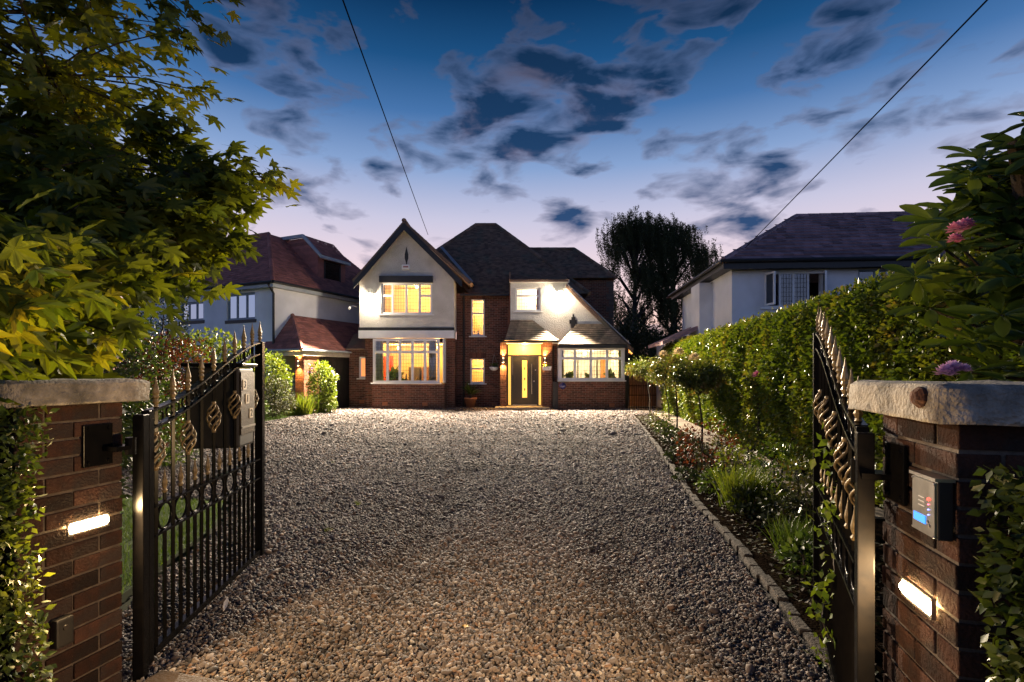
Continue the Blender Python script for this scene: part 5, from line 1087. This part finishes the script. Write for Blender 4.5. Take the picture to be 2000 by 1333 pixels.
# ---- generic bush
def bush(name, lab, cat, c, rad, n, size, mat, seed, stems=3, group=None, flower=None, nflower=0, droop=-.1, T=T_LEAF, z0=0.0, inner=True, lump=.16):
    t = thing(name, lab, cat, (c[0],c[1],z0), group=group); d = rdir(n); rr = (1+lump*vnoise(d,3.2,seed)+lump*.7*vnoise(d,7.5,seed+1)); rr *= (1-.45*RNG.random(n)**2)
    P = np.array(c)+d*np.array(rad)*rr[:,None]; P = P[P[:,2] > z0+.02]; dd = (P-np.array(c))/np.array(rad); n = len(P)
    sub(t, P, RNG.uniform(.7,1.3,n)*size, mat, out=dd/np.maximum(np.linalg.norm(dd,axis=1,keepdims=True),1e-6), rnd=clump_rnd(P,1.6/max(rad)*1.8,seed+3), droop=droop, T=T)
    for k in range(stems):
        w = k*2.4+seed; q = (c[0]+math.cos(w)*rad[0]*.5, c[1]+math.sin(w)*rad[1]*.5, c[2]+rad[2]*.3)
        MB().tube([(c[0]+.04*math.cos(w),c[1]+.04*math.sin(w),z0-.03),((c[0]+q[0])/2,(c[1]+q[1])/2,(z0+q[2])/2+.05),q],[.022*max(rad)+.006,.016*max(rad)+.004,.006],6).build('stem', m_bark, t)
    for k in range(nflower):
        w = rdir(1)[0]; w[1] = -abs(w[1]); w[2] = abs(w[2])*.8+.1; w /= np.linalg.norm(w); rose(t, np.array(c)+w*np.array(rad)*1.02, flower[1], flower[0])
    return t
pet = np.array([(0,0,0),(-.5,.45,.1),(0,.55,-.05),(.5,.45,.1),(0,1,.18)]); T_PET = (pet, np.array([(0,2,1),(0,3,2),(1,2,4),(2,3,4)]))
def rose(t, p, s, mat, n=26):
    P = np.tile(p,(n,1)); k = np.arange(n); el = 1.45-1.9*(k/n)**.8; ax = np.column_stack([np.cos(k*2.4)*np.cos(el*.9),np.sin(k*2.4)*np.cos(el*.9),np.sin(el)]); leaves('flower', t, mat, P+ax*s*.12, np.full(n,s*.5)*(.75+.25*k/n), ax, -np.column_stack([np.cos(k*2.4),np.sin(k*2.4),-np.ones(n)*.6]), T_PET, kind=None)
m_fyel = leafmat('cream_petal',[(.75,.6,.35),(.8,.68,.45),(.8,.72,.55)],.6,.3,tcol=(1,.9,.7)); m_fpink = leafmat('pink_petal',[(.6,.16,.30),(.7,.28,.42),(.75,.4,.55)],.6,.3,tcol=(1,.9,.9)); m_flil = leafmat('lilac_petal',[(.5,.26,.5),(.6,.36,.6),(.65,.45,.65)],.6,.3,tcol=(1,1,1)); m_fred = leafmat('red_petal',[(.35,.01,.015),(.5,.02,.02)],.6,.25,tcol=(1,.8,.8))
m_rose = leafmat('rose_leaf', [(.045,.07,.016),(.075,.105,.022),(.11,.125,.032),(.17,.10,.04)], .34, .3)
m_olive = leafmat('olive_leaf', [(.028,.04,.016),(.05,.055,.024),(.07,.07,.03)], .55, .2); m_copper_flare = leafmat('copper_flare_leaf', [(.07,.022,.010),(.12,.04,.014),(.18,.07,.02)], .5, .3, tcol=(1.3,.9,.6)); m_conifer = leafmat('conifer_leaf', [(.016,.03,.010),(.028,.045,.012),(.045,.068,.018)], .6, .15); m_deep = leafmat('dark_leaf', [(.012,.02,.008),(.022,.034,.012),(.035,.05,.016)], .5, .2)  # copper reddened to carry an orange lens flare; the copper shrub shares it
# ---- standard roses
def std_rose(x,y,h,rad,lab,n,fl=(),stemx=0.0,seed=1):
    t = thing('standard_rose',lab,'rose',(x,y,0)); c = np.array((x+stemx,y,h)); P = []
    st = MB(); top = (x+stemx*.6,y,h-rad[2]*.75); st.tube([(x,y,-.02),(x+stemx*.1+.015,y+.01,(h-rad[2])*.5),top],[.024,.020,.018],8).build('stem', m_bark, t)
    for k in range(9):
        d = rdir(1)[0]; d[2] = abs(d[2])*.7+.05; q = c+d*np.array(rad)*.85; m_ = (np.array(top)+q)/2+np.array((0,0,.05)); MB().tube([top,tuple(m_),tuple(q)],[.011,.008,.004],5).build('branch', m_bark, t)
        P.append(m_+RNG.normal(0,.35,(n//20,3))*np.array(rad)*.55); P.append(q+RNG.normal(0,.38,(n//14,3))*np.array(rad)*.6)
    P = np.concatenate(P); d = (P-c)/np.array(rad); P = P[np.linalg.norm(d,axis=1) < 1.25]; sub(t, P, RNG.uniform(.05,.085,len(P)), m_rose, rnd=clump_rnd(P,4,seed+7))
    for (dx,dz,m_,s) in fl: rose(t, np.array((x+stemx+dx,y-rad[1]*.7,h+dz)), s, m_)
    return t
std_rose(5.12,19.0,1.62,(.72,.5,.5),'red tinged standard rose nearest the house corner',2600,[],-.15,2)
std_rose(4.35,13.5,1.5,(.62,.5,.5),'standard rose with two large cream flowers in the middle of the bed',4200,[(-.02,.54,m_fyel,.30),(-.42,.50,m_fyel,.22)],-.05,5)
std_rose(4.05,10.9,1.36,(.52,.42,.44),'branching standard rose with one cream flower beside the path',3600,[(-.16,.46,m_fyel,.24)],-.12,8)
std_rose(5.0,16.3,1.35,(.45,.4,.42),'slim standard rose with bare thin stem behind the cream roses',1100,[],-.2,11)
std_rose(4.66,9.7,1.35,(.22,.2,.22),'tall thin rose with two pink flowers against the hedge',380,[(0.04,-.02,m_fpink,.16),(-.08,.12,m_fpink,.18)],0,14)
# ---- low planting in the bed, lens flare orange and lime painted into two plants
low = [(1286,838,.30,.30,m_rose,'leafy low rose at the far end of the flower bed'),(1312,868,.20,.16,m_deep,'dark cushion plant by the kerb near the far roses'),(1300,850,.26,.24,m_shrub,'small green plant behind the dark cushion plant'),(1322,902,.20,.16,m_conifer,'round tufted cushion plant beside the kerb'),(1378,918,.46,.46,m_copper_flare,'wispy plant with orange lens flare in its colour under the branching rose'),(1404,938,.30,.32,m_olive,'olive plant left of the tall grass clump'),
 (1462,908,.28,.36,m_rose,'dark rose bush between path and grass clump'),(1520,945,.34,.36,m_shrub,'leafy plant on the path side of the grass clump'),(1338,940,.14,.11,m_conifer,'small low tuft at the edge of the kerb'),(1565,985,.28,.34,m_rose,'rose bush near the end of the open right gate'),(1470,1010,.22,.20,m_deep,'dark trailing plant below the grass clump'),
 (1345,884,.24,.26,m_olive,'grey green plant between the kerb and the flare orange plant'),(1420,900,.24,.30,m_rose,'reddish rose shoots behind the flare orange plant'),(1490,985,.26,.30,m_shrub,'leafy plant just right of the grass clump'),(1535,1040,.22,.24,m_deep,'dark low plant in front of the feathery plant'),(1395,965,.20,.18,m_shrub,'small leafy plant on the kerb side of the grass clump'),(1590,1045,.30,.34,m_olive,'olive leaved plant seen against the right gate bars'),(1440,955,.3,.34,m_bright,'leafy plant in lens flare lime behind the grass clump'),(1580,1130,.18,.2,m_shrub,'small plant at the foot of the right gate')]
for k,(px,py,r,h,m_,lab) in enumerate(low):
    x,y = G(px,py); bush('bed_plant', lab, 'plant', (x,y,h*.75), (r,r*.9,h*.85), int(420*r/.3), .055, m_, 50+k*3, stems=3, group='low plants in the flower bed')
def tuft(name, lab, x, y, n, h, mat, spread=.5, cat='grass clump', z0=0.0):
    t = thing(name, lab, cat, (x,y,z0)); P = np.column_stack([x+RNG.normal(0,.07*h/.5,n), y+RNG.normal(0,.07*h/.5,n), np.full(n,z0-.01)]); ax = rdir(n)*np.array((spread,spread,.1))+np.array((0,0,1.)); tv = np.array([(-.012,0,0),(.012,0,0),(-.011,.45,.02),(.011,.45,.02),(-.007,.8,-.06),(.007,.8,-.06),(0,1,-.2)])
    leaves('blades', t, mat, P, RNG.uniform(.55,1.1,n)*h, ax, rdir(n), (tv, np.array([(0,1,3),(0,3,2),(2,3,5),(2,5,4),(4,5,6)]))); return t
m_grasst = leafmat('tall_grass_blade', [(.06,.10,.012),(.10,.15,.018),(.16,.19,.03)], .5, .4)  # blade colours raised to the lime of a lens flare on the bed
x,y = G(1452,1000); tuft('grass_clump','fine green grass clump with lens flare lime in its colour in the middle of the flower bed',x,y,520,.52,m_grasst)
x,y = G(1552,1090); tuft('grass_clump','dark feathery plant beside the open right gate',x,y,360,.38,m_shrub,.6)
x,y = G(1512,1012); tuft('grass_clump','short green tuft right of the bright grass clump',x,y,160,.36,m_grasst,.7)
# climber on the right gate
cl = thing('climber','leafy climbing stem twining up the open right gate','climber',(1.62,2.62,0))
pts = []; 
for k in range(26):
    u = k/25; pts.append((1.60+.06*math.sin(k*.9)-.06*u, 2.58+.10*math.cos(k*.8)-.2*u, u*1.15))
MB().tube(pts,.006,5).build('stem', m_bark, cl); n = 240; idx = RNG.integers(0,26,n); P = np.array(pts)[idx]+RNG.normal(0,.045,(n,3)); P[:,0] -= .03; sub(cl, P, RNG.uniform(.03,.06,n), m_bright, rnd=RNG.random(n)*.7)
# ---- planting on the left
bush('garden_shrub','bright leafy shrub left of the lit garage pillar','shrub',(-8.6,18.2,1.2),(.62,.6,.98),4200,.09,m_bright,101)
bush('garden_shrub','dark rounded clipped shrub at the lawn edge','shrub',(-8.0,17.2,.72),(.66,.6,.66),5200,.05,m_olive,105)
bush('rose_shrub','bright rose shrub with lilac flowers before the garage door','shrub',(-7.28,19.6,1.05),(.52,.5,.9),3200,.085,m_bright,109,flower=(m_flil,.14),nflower=5)
tuft('grass_clump','bright fountain grass clump beside the rounded shrub',-7.5,18.3,520,.85,m_grasst,.55)
bush('garden_shrub','low golden shrub at the foot of the rose shrub','shrub',(-7.15,19.3,.35),(.5,.4,.38),1400,.07,m_bright,113)
bush('garden_shrub','low leafy plant on the lawn edge behind the gate end','shrub',(-8.2,15.9,.35),(.6,.4,.4),1200,.08,m_shrub,117)
bush('copper_shrub','copper brown leaved shrub behind the left gate','shrub',(-7.0,10.2,1.15),(.95,.8,1.15),6500,.06,m_copper_flare,121)
bush('laurel_hedge','bright laurel hedge below the neighbouring house windows','hedge',(-8.2,13.6,1.35),(1.55,1.0,1.22),5200,.11,m_bright,125,lump=.10)
bush('laurel_hedge','dark laurel hedge behind the copper shrub','hedge',(-9.6,12.0,1.3),(1.6,1.0,1.3),4200,.11,m_shrub,129)
bush('cypress','dark narrow cypress at the left of the neighbouring house','tree',(-7.6,10.9,2.2),(.62,.6,2.35),6500,.06,m_conifer,133,lump=.08)
bush('flowering_shrub','dark shrub dotted with red flowers behind the maple','shrub',(-6.5,8.2,1.35),(.95,.8,1.35),4200,.07,m_shrub,137,flower=(m_fred,.12),nflower=9)
bush('garden_shrub','low green shrub with a pink flower beyond the left gate post','shrub',(-5.9,8.3,.55),(.8,.5,.6),2600,.06,m_shrub,141,flower=(m_fpink,.1),nflower=3)
bush('boundary_shrub','dark leafy shrub between the maple and the red flowered shrub','shrub',(-6.6,6.9,1.1),(1.5,.8,1.25),5200,.08,m_deep,143,group='dark boundary shrubs on the left')
bush('boundary_shrub','dark leafy shrub filling the space behind the left pier','shrub',(-4.9,4.6,1.0),(1.4,.9,1.1),5200,.07,m_deep,145)
# ---- beyond the house on the right
t = bush('clipped_conifer','soft green clipped conifer beyond the side gate','shrub',(X(1262,27),27,2.0),(.95,.8,1.95),5200,.11,m_conifer,151)
bush('clipped_conifer','flat topped dark hedge block beyond the side fence','shrub',(X(1285,28.5),28.5,1.2),(.9,.8,1.7),4200,.11,m_conifer,155,lump=.05)
for k,(px,y_,zc,rx,rz) in enumerate(((1228,36,2.8,2.2,2.8),(1275,38,2.3,2.4,2.4),(1325,37,2.4,2.0,2.5),(1215,33,2.2,1.6,2.4))):
    bush('dark_undergrowth',['tall dark shrub under the left birch trunk','dark shrub between the two birch trunks','dark shrub beside the wall of the right hand house','dark bush just behind the corner of the brick house'][k],'shrub',(X(px,y_),y_,zc),(rx,1.5,rz),4200,.22,m_deep,160+k*4,group='dark shrubs below the birches')
# fence and side gate
fn = thing('side_fence','orange lit timber fence beyond the iron side gate','fence',(X(1265,23),23.2,0))
fm = MB().box(0,.14,0,.02,0,1.9).mesh('board', m_wood); 
k = 0; xx = X(1229,23.2)
while xx < X(1308,23.2): inst('board', fm, fn, (0,0,0), local=False).location = (xx,23.2+random.uniform(-.006,.006),random.uniform(0,.04)); xx += .152
MB().box(X(1229,23.2),X(1308,23.2),23.23,23.27,.4,.48).box(X(1229,23.2),X(1308,23.2),23.23,23.27,1.5,1.58).build('fence_rail', m_wood, fn)
sg = thing('side_gate','low black iron side gate at the right corner of the house','gate',(X(1254,20.9),20.9,0))
for z in (.12,.62,1.0): MB().box(X(1229,20.9),X(1281,20.9),20.88,20.90,z-.015,z+.015).build('rail', m_iron, sg)
for k in range(12): xx = X(1229.5,20.9)+k*.094; MB().tube([(xx,20.89,.05),(xx,20.89,1.06)],.009,5).build('bar', m_iron, sg)
sw = sheet('side_path', [(X(1226,20.6),20.0),(X(1300,20.6),20.0),(X(1310,23.2),23.2),(X(1226,23.2),23.2)], .030, m_flag)
updown(1221.5,706,22.05,'wall lamp on the far right corner of the house beside the side gate',60).location.x += .12
# ---- maple, upper left
m_maple = leafmat('maple_leaf', [(.03,.05,.010),(.06,.085,.012),(.11,.14,.014),(.20,.20,.018)], .45, .5, tcol=(1.9,1.6,.4)); m_mapleo = leafmat('maple_leaf_near', [(.05,.085,.010),(.10,.14,.014),(.16,.19,.016),(.22,.21,.016)], .45, .45, attr='object', tcol=(1.9,1.6,.4))
mp_ = thing('maple_tree','large maple overhanging the left gate pier with broad pointed leaves','tree',(-5.3,4.0,0))
MB().tube([(-5.3,4.0,-.05),(-5.25,4.05,1.0),(-5.1,4.1,2.2),(-4.9,4.2,3.6),(-4.6,4.3,5.4)],[.26,.22,.19,.14,.07],12).build('trunk', m_bark, mp_, smooth=True)
blobs = [(-4.6,4.4,4.6,1.7,1.5,1.3,9),(-3.7,4.1,3.9,1.25,1.2,.75,7),(-3.35,4.2,3.2,1.25,1.1,.55,8),(-3.9,3.6,2.7,1.5,1.2,.55,9),(-3.2,3.6,2.45,1.15,.9,.38,7),(-3.0,3.2,2.05,.9,.7,.28,5),(-4.4,3.4,2.0,1.6,1.0,.5,6),(-2.75,2.75,1.80,.65,.5,.28,4),(-3.3,2.7,1.65,.9,.6,.35,5),(-4.9,3.9,3.4,1.6,1.4,1.0,8),(-3.6,4.3,5.2,1.0,1.2,.9,6),(-2.6,4.4,3.15,.55,.6,.25,4),(-2.75,3.9,2.60,.6,.5,.22,4),(-4.2,4.2,6.0,1.6,1.6,1.2,5),(-2.2,2.12,1.78,.42,.28,.12,3),(-2.5,2.25,1.92,.5,.35,.18,4),(-2.25,1.95,1.58,.22,.2,.12,2)]
tw_pts = []; tw_out = []
hub = [(-5.1,4.1,2.2),(-4.9,4.2,3.6),(-4.75,4.25,4.6)]
for k,(x,y,z,rx,ry,rz,ns) in enumerate(blobs):
    h0 = Vector(min(hub, key=lambda h: abs(h[2]-z-.0))); c = Vector((x,y,z))
    MB().tube([h0, h0.lerp(c,.5)+Vector((0,0,.12)), c],[.055,.035,.016],7).build('limb', m_bark, mp_)
    for s_ in range(ns*3):
        d = rdir(1)[0]; q = c+Vector((d[0]*rx,d[1]*ry,d[2]*rz)); md = c.lerp(q,.5)+Vector((0,0,.06)); tw_pts.append([tuple(c),tuple(md),tuple(q)]); tw_out.append(d)
twm = MB()
for p_ in tw_pts: twm.tube(p_,[.010,.007,.003],4,cap=False)
o = twm.build('twigs', m_bark, mp_); o['kind'] = 'stuff'
PP = []; AX = []
for p_,d in zip(tw_pts,tw_out):
    a, b, c = (np.array(q) for q in p_); n = 30
    u = RNG.random(n)**.6; base = np.where(u[:,None] < .5, a+(b-a)*u[:,None]*2, b+(c-b)*(u[:,None]*2-1)); off = RNG.normal(0,.10,(n,3)); PP.append(base+off); o_ = np.tile(d*np.array((1,1,.3)),(n,1)); AX.append(o_*.7+rdir(n)*.6+np.array((.35,0,-.35)))
PP = np.concatenate(PP); AX = np.concatenate(AX)
keep = (PP[:,2] > 1.27) & (PP[:,1] > 1.25); PP = PP[keep]; AX = AX[keep]
vis = (PP[:,0]/PP[:,1] > -1.08); dist = np.where(vis, np.linalg.norm(PP-np.array((0,0,1.5)),axis=1), 99); dist += RNG.random(len(dist))*.9
near = np.argsort(dist)[:240]; msk = np.ones(len(PP),bool); msk[near] = False
NR = rdir(len(PP))*.55+np.array((.30,-.65,.75))
leaves('crown', mp_, m_maple, PP[msk], RNG.uniform(.14,.22,msk.sum()), AX[msk], NR[msk], T_MAPLE, rnd=clump_rnd(PP[msk],1.8,77))
lme = []
for k in range(6):      # leaves curl and twist differently
    V = T_MAPLE[0].copy(); r2 = V[:,0]**2+V[:,1]**2; V[:,2] += random.uniform(-.5,.25)*r2+random.uniform(-.5,.5)*V[:,0]*V[:,1]+.05*np.sin(V[:,0]*9+k); V[:,0] *= random.uniform(.8,1.1)
    m_ = bpy.data.meshes.new('leaf'); m_.from_pydata([tuple(v) for v in V],[],[tuple(int(i) for i in q_) for q_ in T_MAPLE[1]]); m_.materials.append(m_mapleo); lme.append(m_)
def leafobj(parent, me, p, ax, nr, s, name='leaf'):
    b,a,n_ = frames(np.array([ax]),np.array([nr])); Mx = Matrix(((b[0][0],a[0][0],n_[0][0],p[0]),(b[0][1],a[0][1],n_[0][1],p[1]),(b[0][2],a[0][2],n_[0][2],p[2]),(0,0,0,1))) @ Matrix.Diagonal((s,s,s,1))
    o = bpy.data.objects.new(name, random.choice(me) if isinstance(me, list) else me); COL.objects.link(o); o.parent = parent; o.matrix_parent_inverse = ROOT[parent.name].inverted(); o.matrix_basis = Mx; return o
for i in near: leafobj(mp_, lme, PP[i], AX[i], NR[i], random.uniform(.13,.20))
# ---- rhododendron, right
rh = thing('rhododendron','rhododendron with long glossy leaves and pink flowers above the right pier','shrub',(2.95,2.7,0))
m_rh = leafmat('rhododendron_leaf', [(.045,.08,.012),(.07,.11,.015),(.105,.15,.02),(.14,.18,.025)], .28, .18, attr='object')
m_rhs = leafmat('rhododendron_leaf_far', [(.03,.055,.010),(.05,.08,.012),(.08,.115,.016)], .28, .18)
tv, tf = T_RHODO; rme = bpy.data.meshes.new('leaf'); rme.from_pydata([tuple(v) for v in tv],[],[tuple(int(i) for i in f) for f in tf]); rme.materials.append(m_rh); rme.polygons.foreach_set('use_smooth',[True]*len(rme.polygons))
MB().tube([(2.95,2.7,-.03),(2.9,2.68,.9),(2.75,2.65,1.8),(2.6,2.65,2.7)],[.10,.08,.06,.03],8).build('trunk', m_bark, rh)
rb_ = [(2.62,2.6,1.60,.35,.3,.14),(2.45,2.55,1.80,.32,.3,.20),(2.42,2.6,2.05,.30,.3,.18),(2.52,2.62,2.28,.28,.3,.16),(2.62,2.65,2.46,.24,.3,.14),(2.72,2.7,2.62,.22,.3,.12),(2.75,2.65,2.2,.35,.35,.6),(2.95,2.7,2.5,.35,.35,.3),(2.85,2.6,1.75,.4,.4,.35),(3.1,2.8,2.3,.5,.5,.6),(2.85,2.6,2.35,.28,.25,.4),(2.75,2.45,1.85,.28,.22,.25)]
wh = []
for (x,y,z,rx,ry,rz) in rb_:
    for k in range(12):
        d = rdir(1)[0]; p = np.array((x+d[0]*rx,y+d[1]*ry,z+d[2]*rz)); wh.append(p)
        if k < 4: MB().tube([(x+.15,y+.05,z-.15),tuple((p+np.array((x+.15,y+.05,z-.15)))/2),tuple(p)],[.012,.009,.006],5).build('branch', m_bark, rh)
wh = sorted(wh, key=lambda p: p[0]/p[1]); RP=[];RA=[];RN=[];RS=[]; cnt = 0
for wi,p in enumerate(wh):
    tilt = rdir(1)[0]*.35+np.array((-.32,-.55,.9)); tilt /= np.linalg.norm(tilt); e1_ = np.cross(tilt,(0,1,.2)); e1_ /= np.linalg.norm(e1_); e2_ = np.cross(tilt,e1_); nl = random.randint(7,9)
    for k in range(nl):
        w = k*2*math.pi/nl+random.uniform(-.2,.2); ax = e1_*math.cos(w)+e2_*math.sin(w)+tilt*random.uniform(-.15,.55); s = random.uniform(.135,.20)
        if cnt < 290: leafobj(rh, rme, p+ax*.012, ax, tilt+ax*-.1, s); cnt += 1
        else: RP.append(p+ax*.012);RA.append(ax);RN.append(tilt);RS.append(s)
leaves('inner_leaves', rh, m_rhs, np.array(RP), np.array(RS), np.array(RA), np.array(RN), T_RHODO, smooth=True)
for (px,py,y_,s) in ((1868,448,2.3,.075),(1886,440,2.32,.07),(1866,468,2.25,.06),(1848,728,2.0,.075),(1862,720,2.0,.07),(1884,722,2.0,.05)): rose(rh, np.array((X(px,y_),y_,Z(py,y_))), s, m_flil if py > 600 else m_fpink, 30)
# ---- weeping birches far behind
m_birch = leafmat('birch_leaf', [(.025,.036,.012),(.045,.055,.018),(.07,.075,.026)], .6, .35)
def birch(px, y, base_h, top, rx, lab, n_str, seed, lean=0):
    x = X(px,y); t = thing('birch_tree', lab, 'tree', (x,y,0), group='birches behind the house'); rs = np.random.default_rng(seed)
    MB().tube([(x,y,-.1),(x+.1,y,base_h*.5),(x+.15+lean*.4,y,base_h),(x+.2+lean,y,top*.9)],[.34,.28,.2,.05],8).build('trunk', m_birchbark, t)
    PP=[]; ncl = max(8, n_str//13)
    for k in range(ncl):         # drooping clumps with sky between them
        a = rs.uniform(0,6.28); tt_ = rs.uniform(.0,1.0)**.8; r = rs.uniform(.25,1)**.5; z = base_h+(top-base_h)*tt_; prof = max(.08,(1-tt_**2.4))**.5*(.85+.3*rs.random())
        q = np.array((x+lean*.5+rx*r*prof*math.cos(a), y+rx*.8*r*prof*math.sin(a), z)); h_ = np.array((x+.15+lean*.3,y,max(base_h*.55,z-2.6)))
        MB().tube([tuple(h_),tuple((h_+q)/2+np.array((0,0,.5))),tuple(q)],[.10,.06,.02],5).build('branch', m_birchbark, t)
        for s_ in range(22):
            e = q+rs.normal(0,1,3)*np.array((.55,.5,.28)); ln = rs.uniform(.7,2.9); m = int(66*ln); u = rs.random(m)**.8; dx_ = rs.normal(.06,.10)
            PP.append(e+np.column_stack([dx_*u*ln+rs.normal(0,.07,m), rs.normal(0,.08,m), -u*ln+.25*np.sin(u*3)+rs.normal(0,.05,m)]))
    PP = np.concatenate(PP); n = len(PP); leaves('crown', t, m_birch, PP, RNG.uniform(.075,.13,n), rdir(n)*.6+np.array((.25,0,-.8)), rdir(n), T_TINY); return t
birch(1236,42,6.4,14.4,3.5,'broad weeping birch behind the brick house roof',460,201); birch(1312,43,6.6,15.6,3.4,'taller weeping birch to the right of its neighbour behind the house',480,202); birch(1378,45,5.6,13.0,1.6,'narrow weeping birch nearest the right hand house',180,203)
# ---- overhead cables
def cable(p,q,lab,sag):
    p,q = Vector(p),Vector(q); pts = [p.lerp(q,i/24)-Vector((0,0,sag*4*(i/24)*(1-i/24))) for i in range(25)]; o = MB().tube(pts,.011,5).build('overhead_cable', m_cable); tag(o,lab,'cable')
cable((X(836,22.3),22.3,Z(459,22.3)), (-1.1,-6.5,5.8),'thin overhead cable running down to the brick house gable roof',.05)
cable((X(1452,16.9),16.9,Z(488,16.9)), (2.9,-8,6.35),'thin overhead cable running down to the right hand house',.05)
# ---- bits on the gravel
def fallen(x,y,s,ang,lab,mat):
    o = bpy.data.objects.new('fallen_leaf', bpy.data.meshes.new('fallen_leaf')); o.data.from_pydata([tuple(v) for v in T_MAPLE[0]],[],[tuple(int(i) for i in f) for f in T_MAPLE[1]]); o.data.materials.append(mat); COL.objects.link(o); o.location = (x,y,.022); o.rotation_euler = (.15,.1,ang); o.scale = (s,s,s); tag(o,lab,'leaf')
m_yl = M('yellow_leaf',(.55,.36,.05),(.45,.28,.04),20,.6)
x,y = G(912,1232); fallen(x,y,.05,.6,'small yellow leaf lying on the gravel near the middle of the foreground',m_yl)
x,y = G(1438,952); fallen(x,y,.06,2.2,'orange leaf lying on the soil edge below the grass clump',M('orange_leaf',(.5,.2,.04),None,20,.6))
x,y = G(437,1200); o = MB().add([(0,0,0),(-.012,.03,.006),(-.014,.07,.012),(0,.11,.02),(.014,.07,.012),(.012,.03,.006),(0,.06,.008)],[(0,6,1),(1,6,2),(2,6,3),(3,6,4),(4,6,5),(5,6,0)]).build('feather', m_white); o.location = (x,y,.02); o.rotation_euler = (.25,0,.3); tag(o,'pale feather lying on the gravel beside the left gate','feather')

m_dry = M('dry_leaf',(.22,.14,.05),(.14,.09,.035),20,.7)
for k in range(8):
    px = random.uniform(480,1400); py = random.uniform(900,1300); x,y = G(px,py)
    if x < kerbx(y)-.1: fallen(x,y,random.uniform(.03,.05),random.uniform(0,6.3),'small dry brown leaf scattered on the gravel',m_dry); bpy.data.objects[-1] if False else None
for o in [q for q in bpy.data.objects if q.get('label','').startswith('small dry brown leaf')]: o['group'] = 'dry leaves on the gravel'
for k,(px,py,lab) in enumerate(((642,1040,'small weed tuft in the gravel beside the left gate end'),(700,985,'tiny weed tuft in the middle distance of the gravel left of centre'),(650,905,'tiny weed tuft in the gravel below the lounge bay'))):
    x,y = G(px,py); tuft('weed_tuft',lab,x,y,40,.07,m_grasst,.9,'weed')

# leaf litter and creeping ground cover on the bed
n = 9000; y = 1.6+RNG.random(n)**1.3*16; kx = np.array([kerbx(v) for v in y]); x = kx+.12+RNG.random(n)*np.maximum(.2,(hedgex(y)-.9-kx)); P = np.column_stack([x,y,np.full(n,.03)+RNG.random(n)*.03])
m_litter = leafmat('litter_leaf', [(.02,.013,.007),(.045,.03,.015),(.03,.05,.012),(.08,.05,.02)], .7, .15)
tag(leaves('leaf_litter', None, m_litter, P, RNG.uniform(.025,.06,n), rdir(n)*np.array((1,1,.35)), rdir(n)*.5+np.array((0,0,1.)), rnd=RNG.random(n)), 'dark leaf litter and creeping plants on the flower bed soil', 'leaf litter')
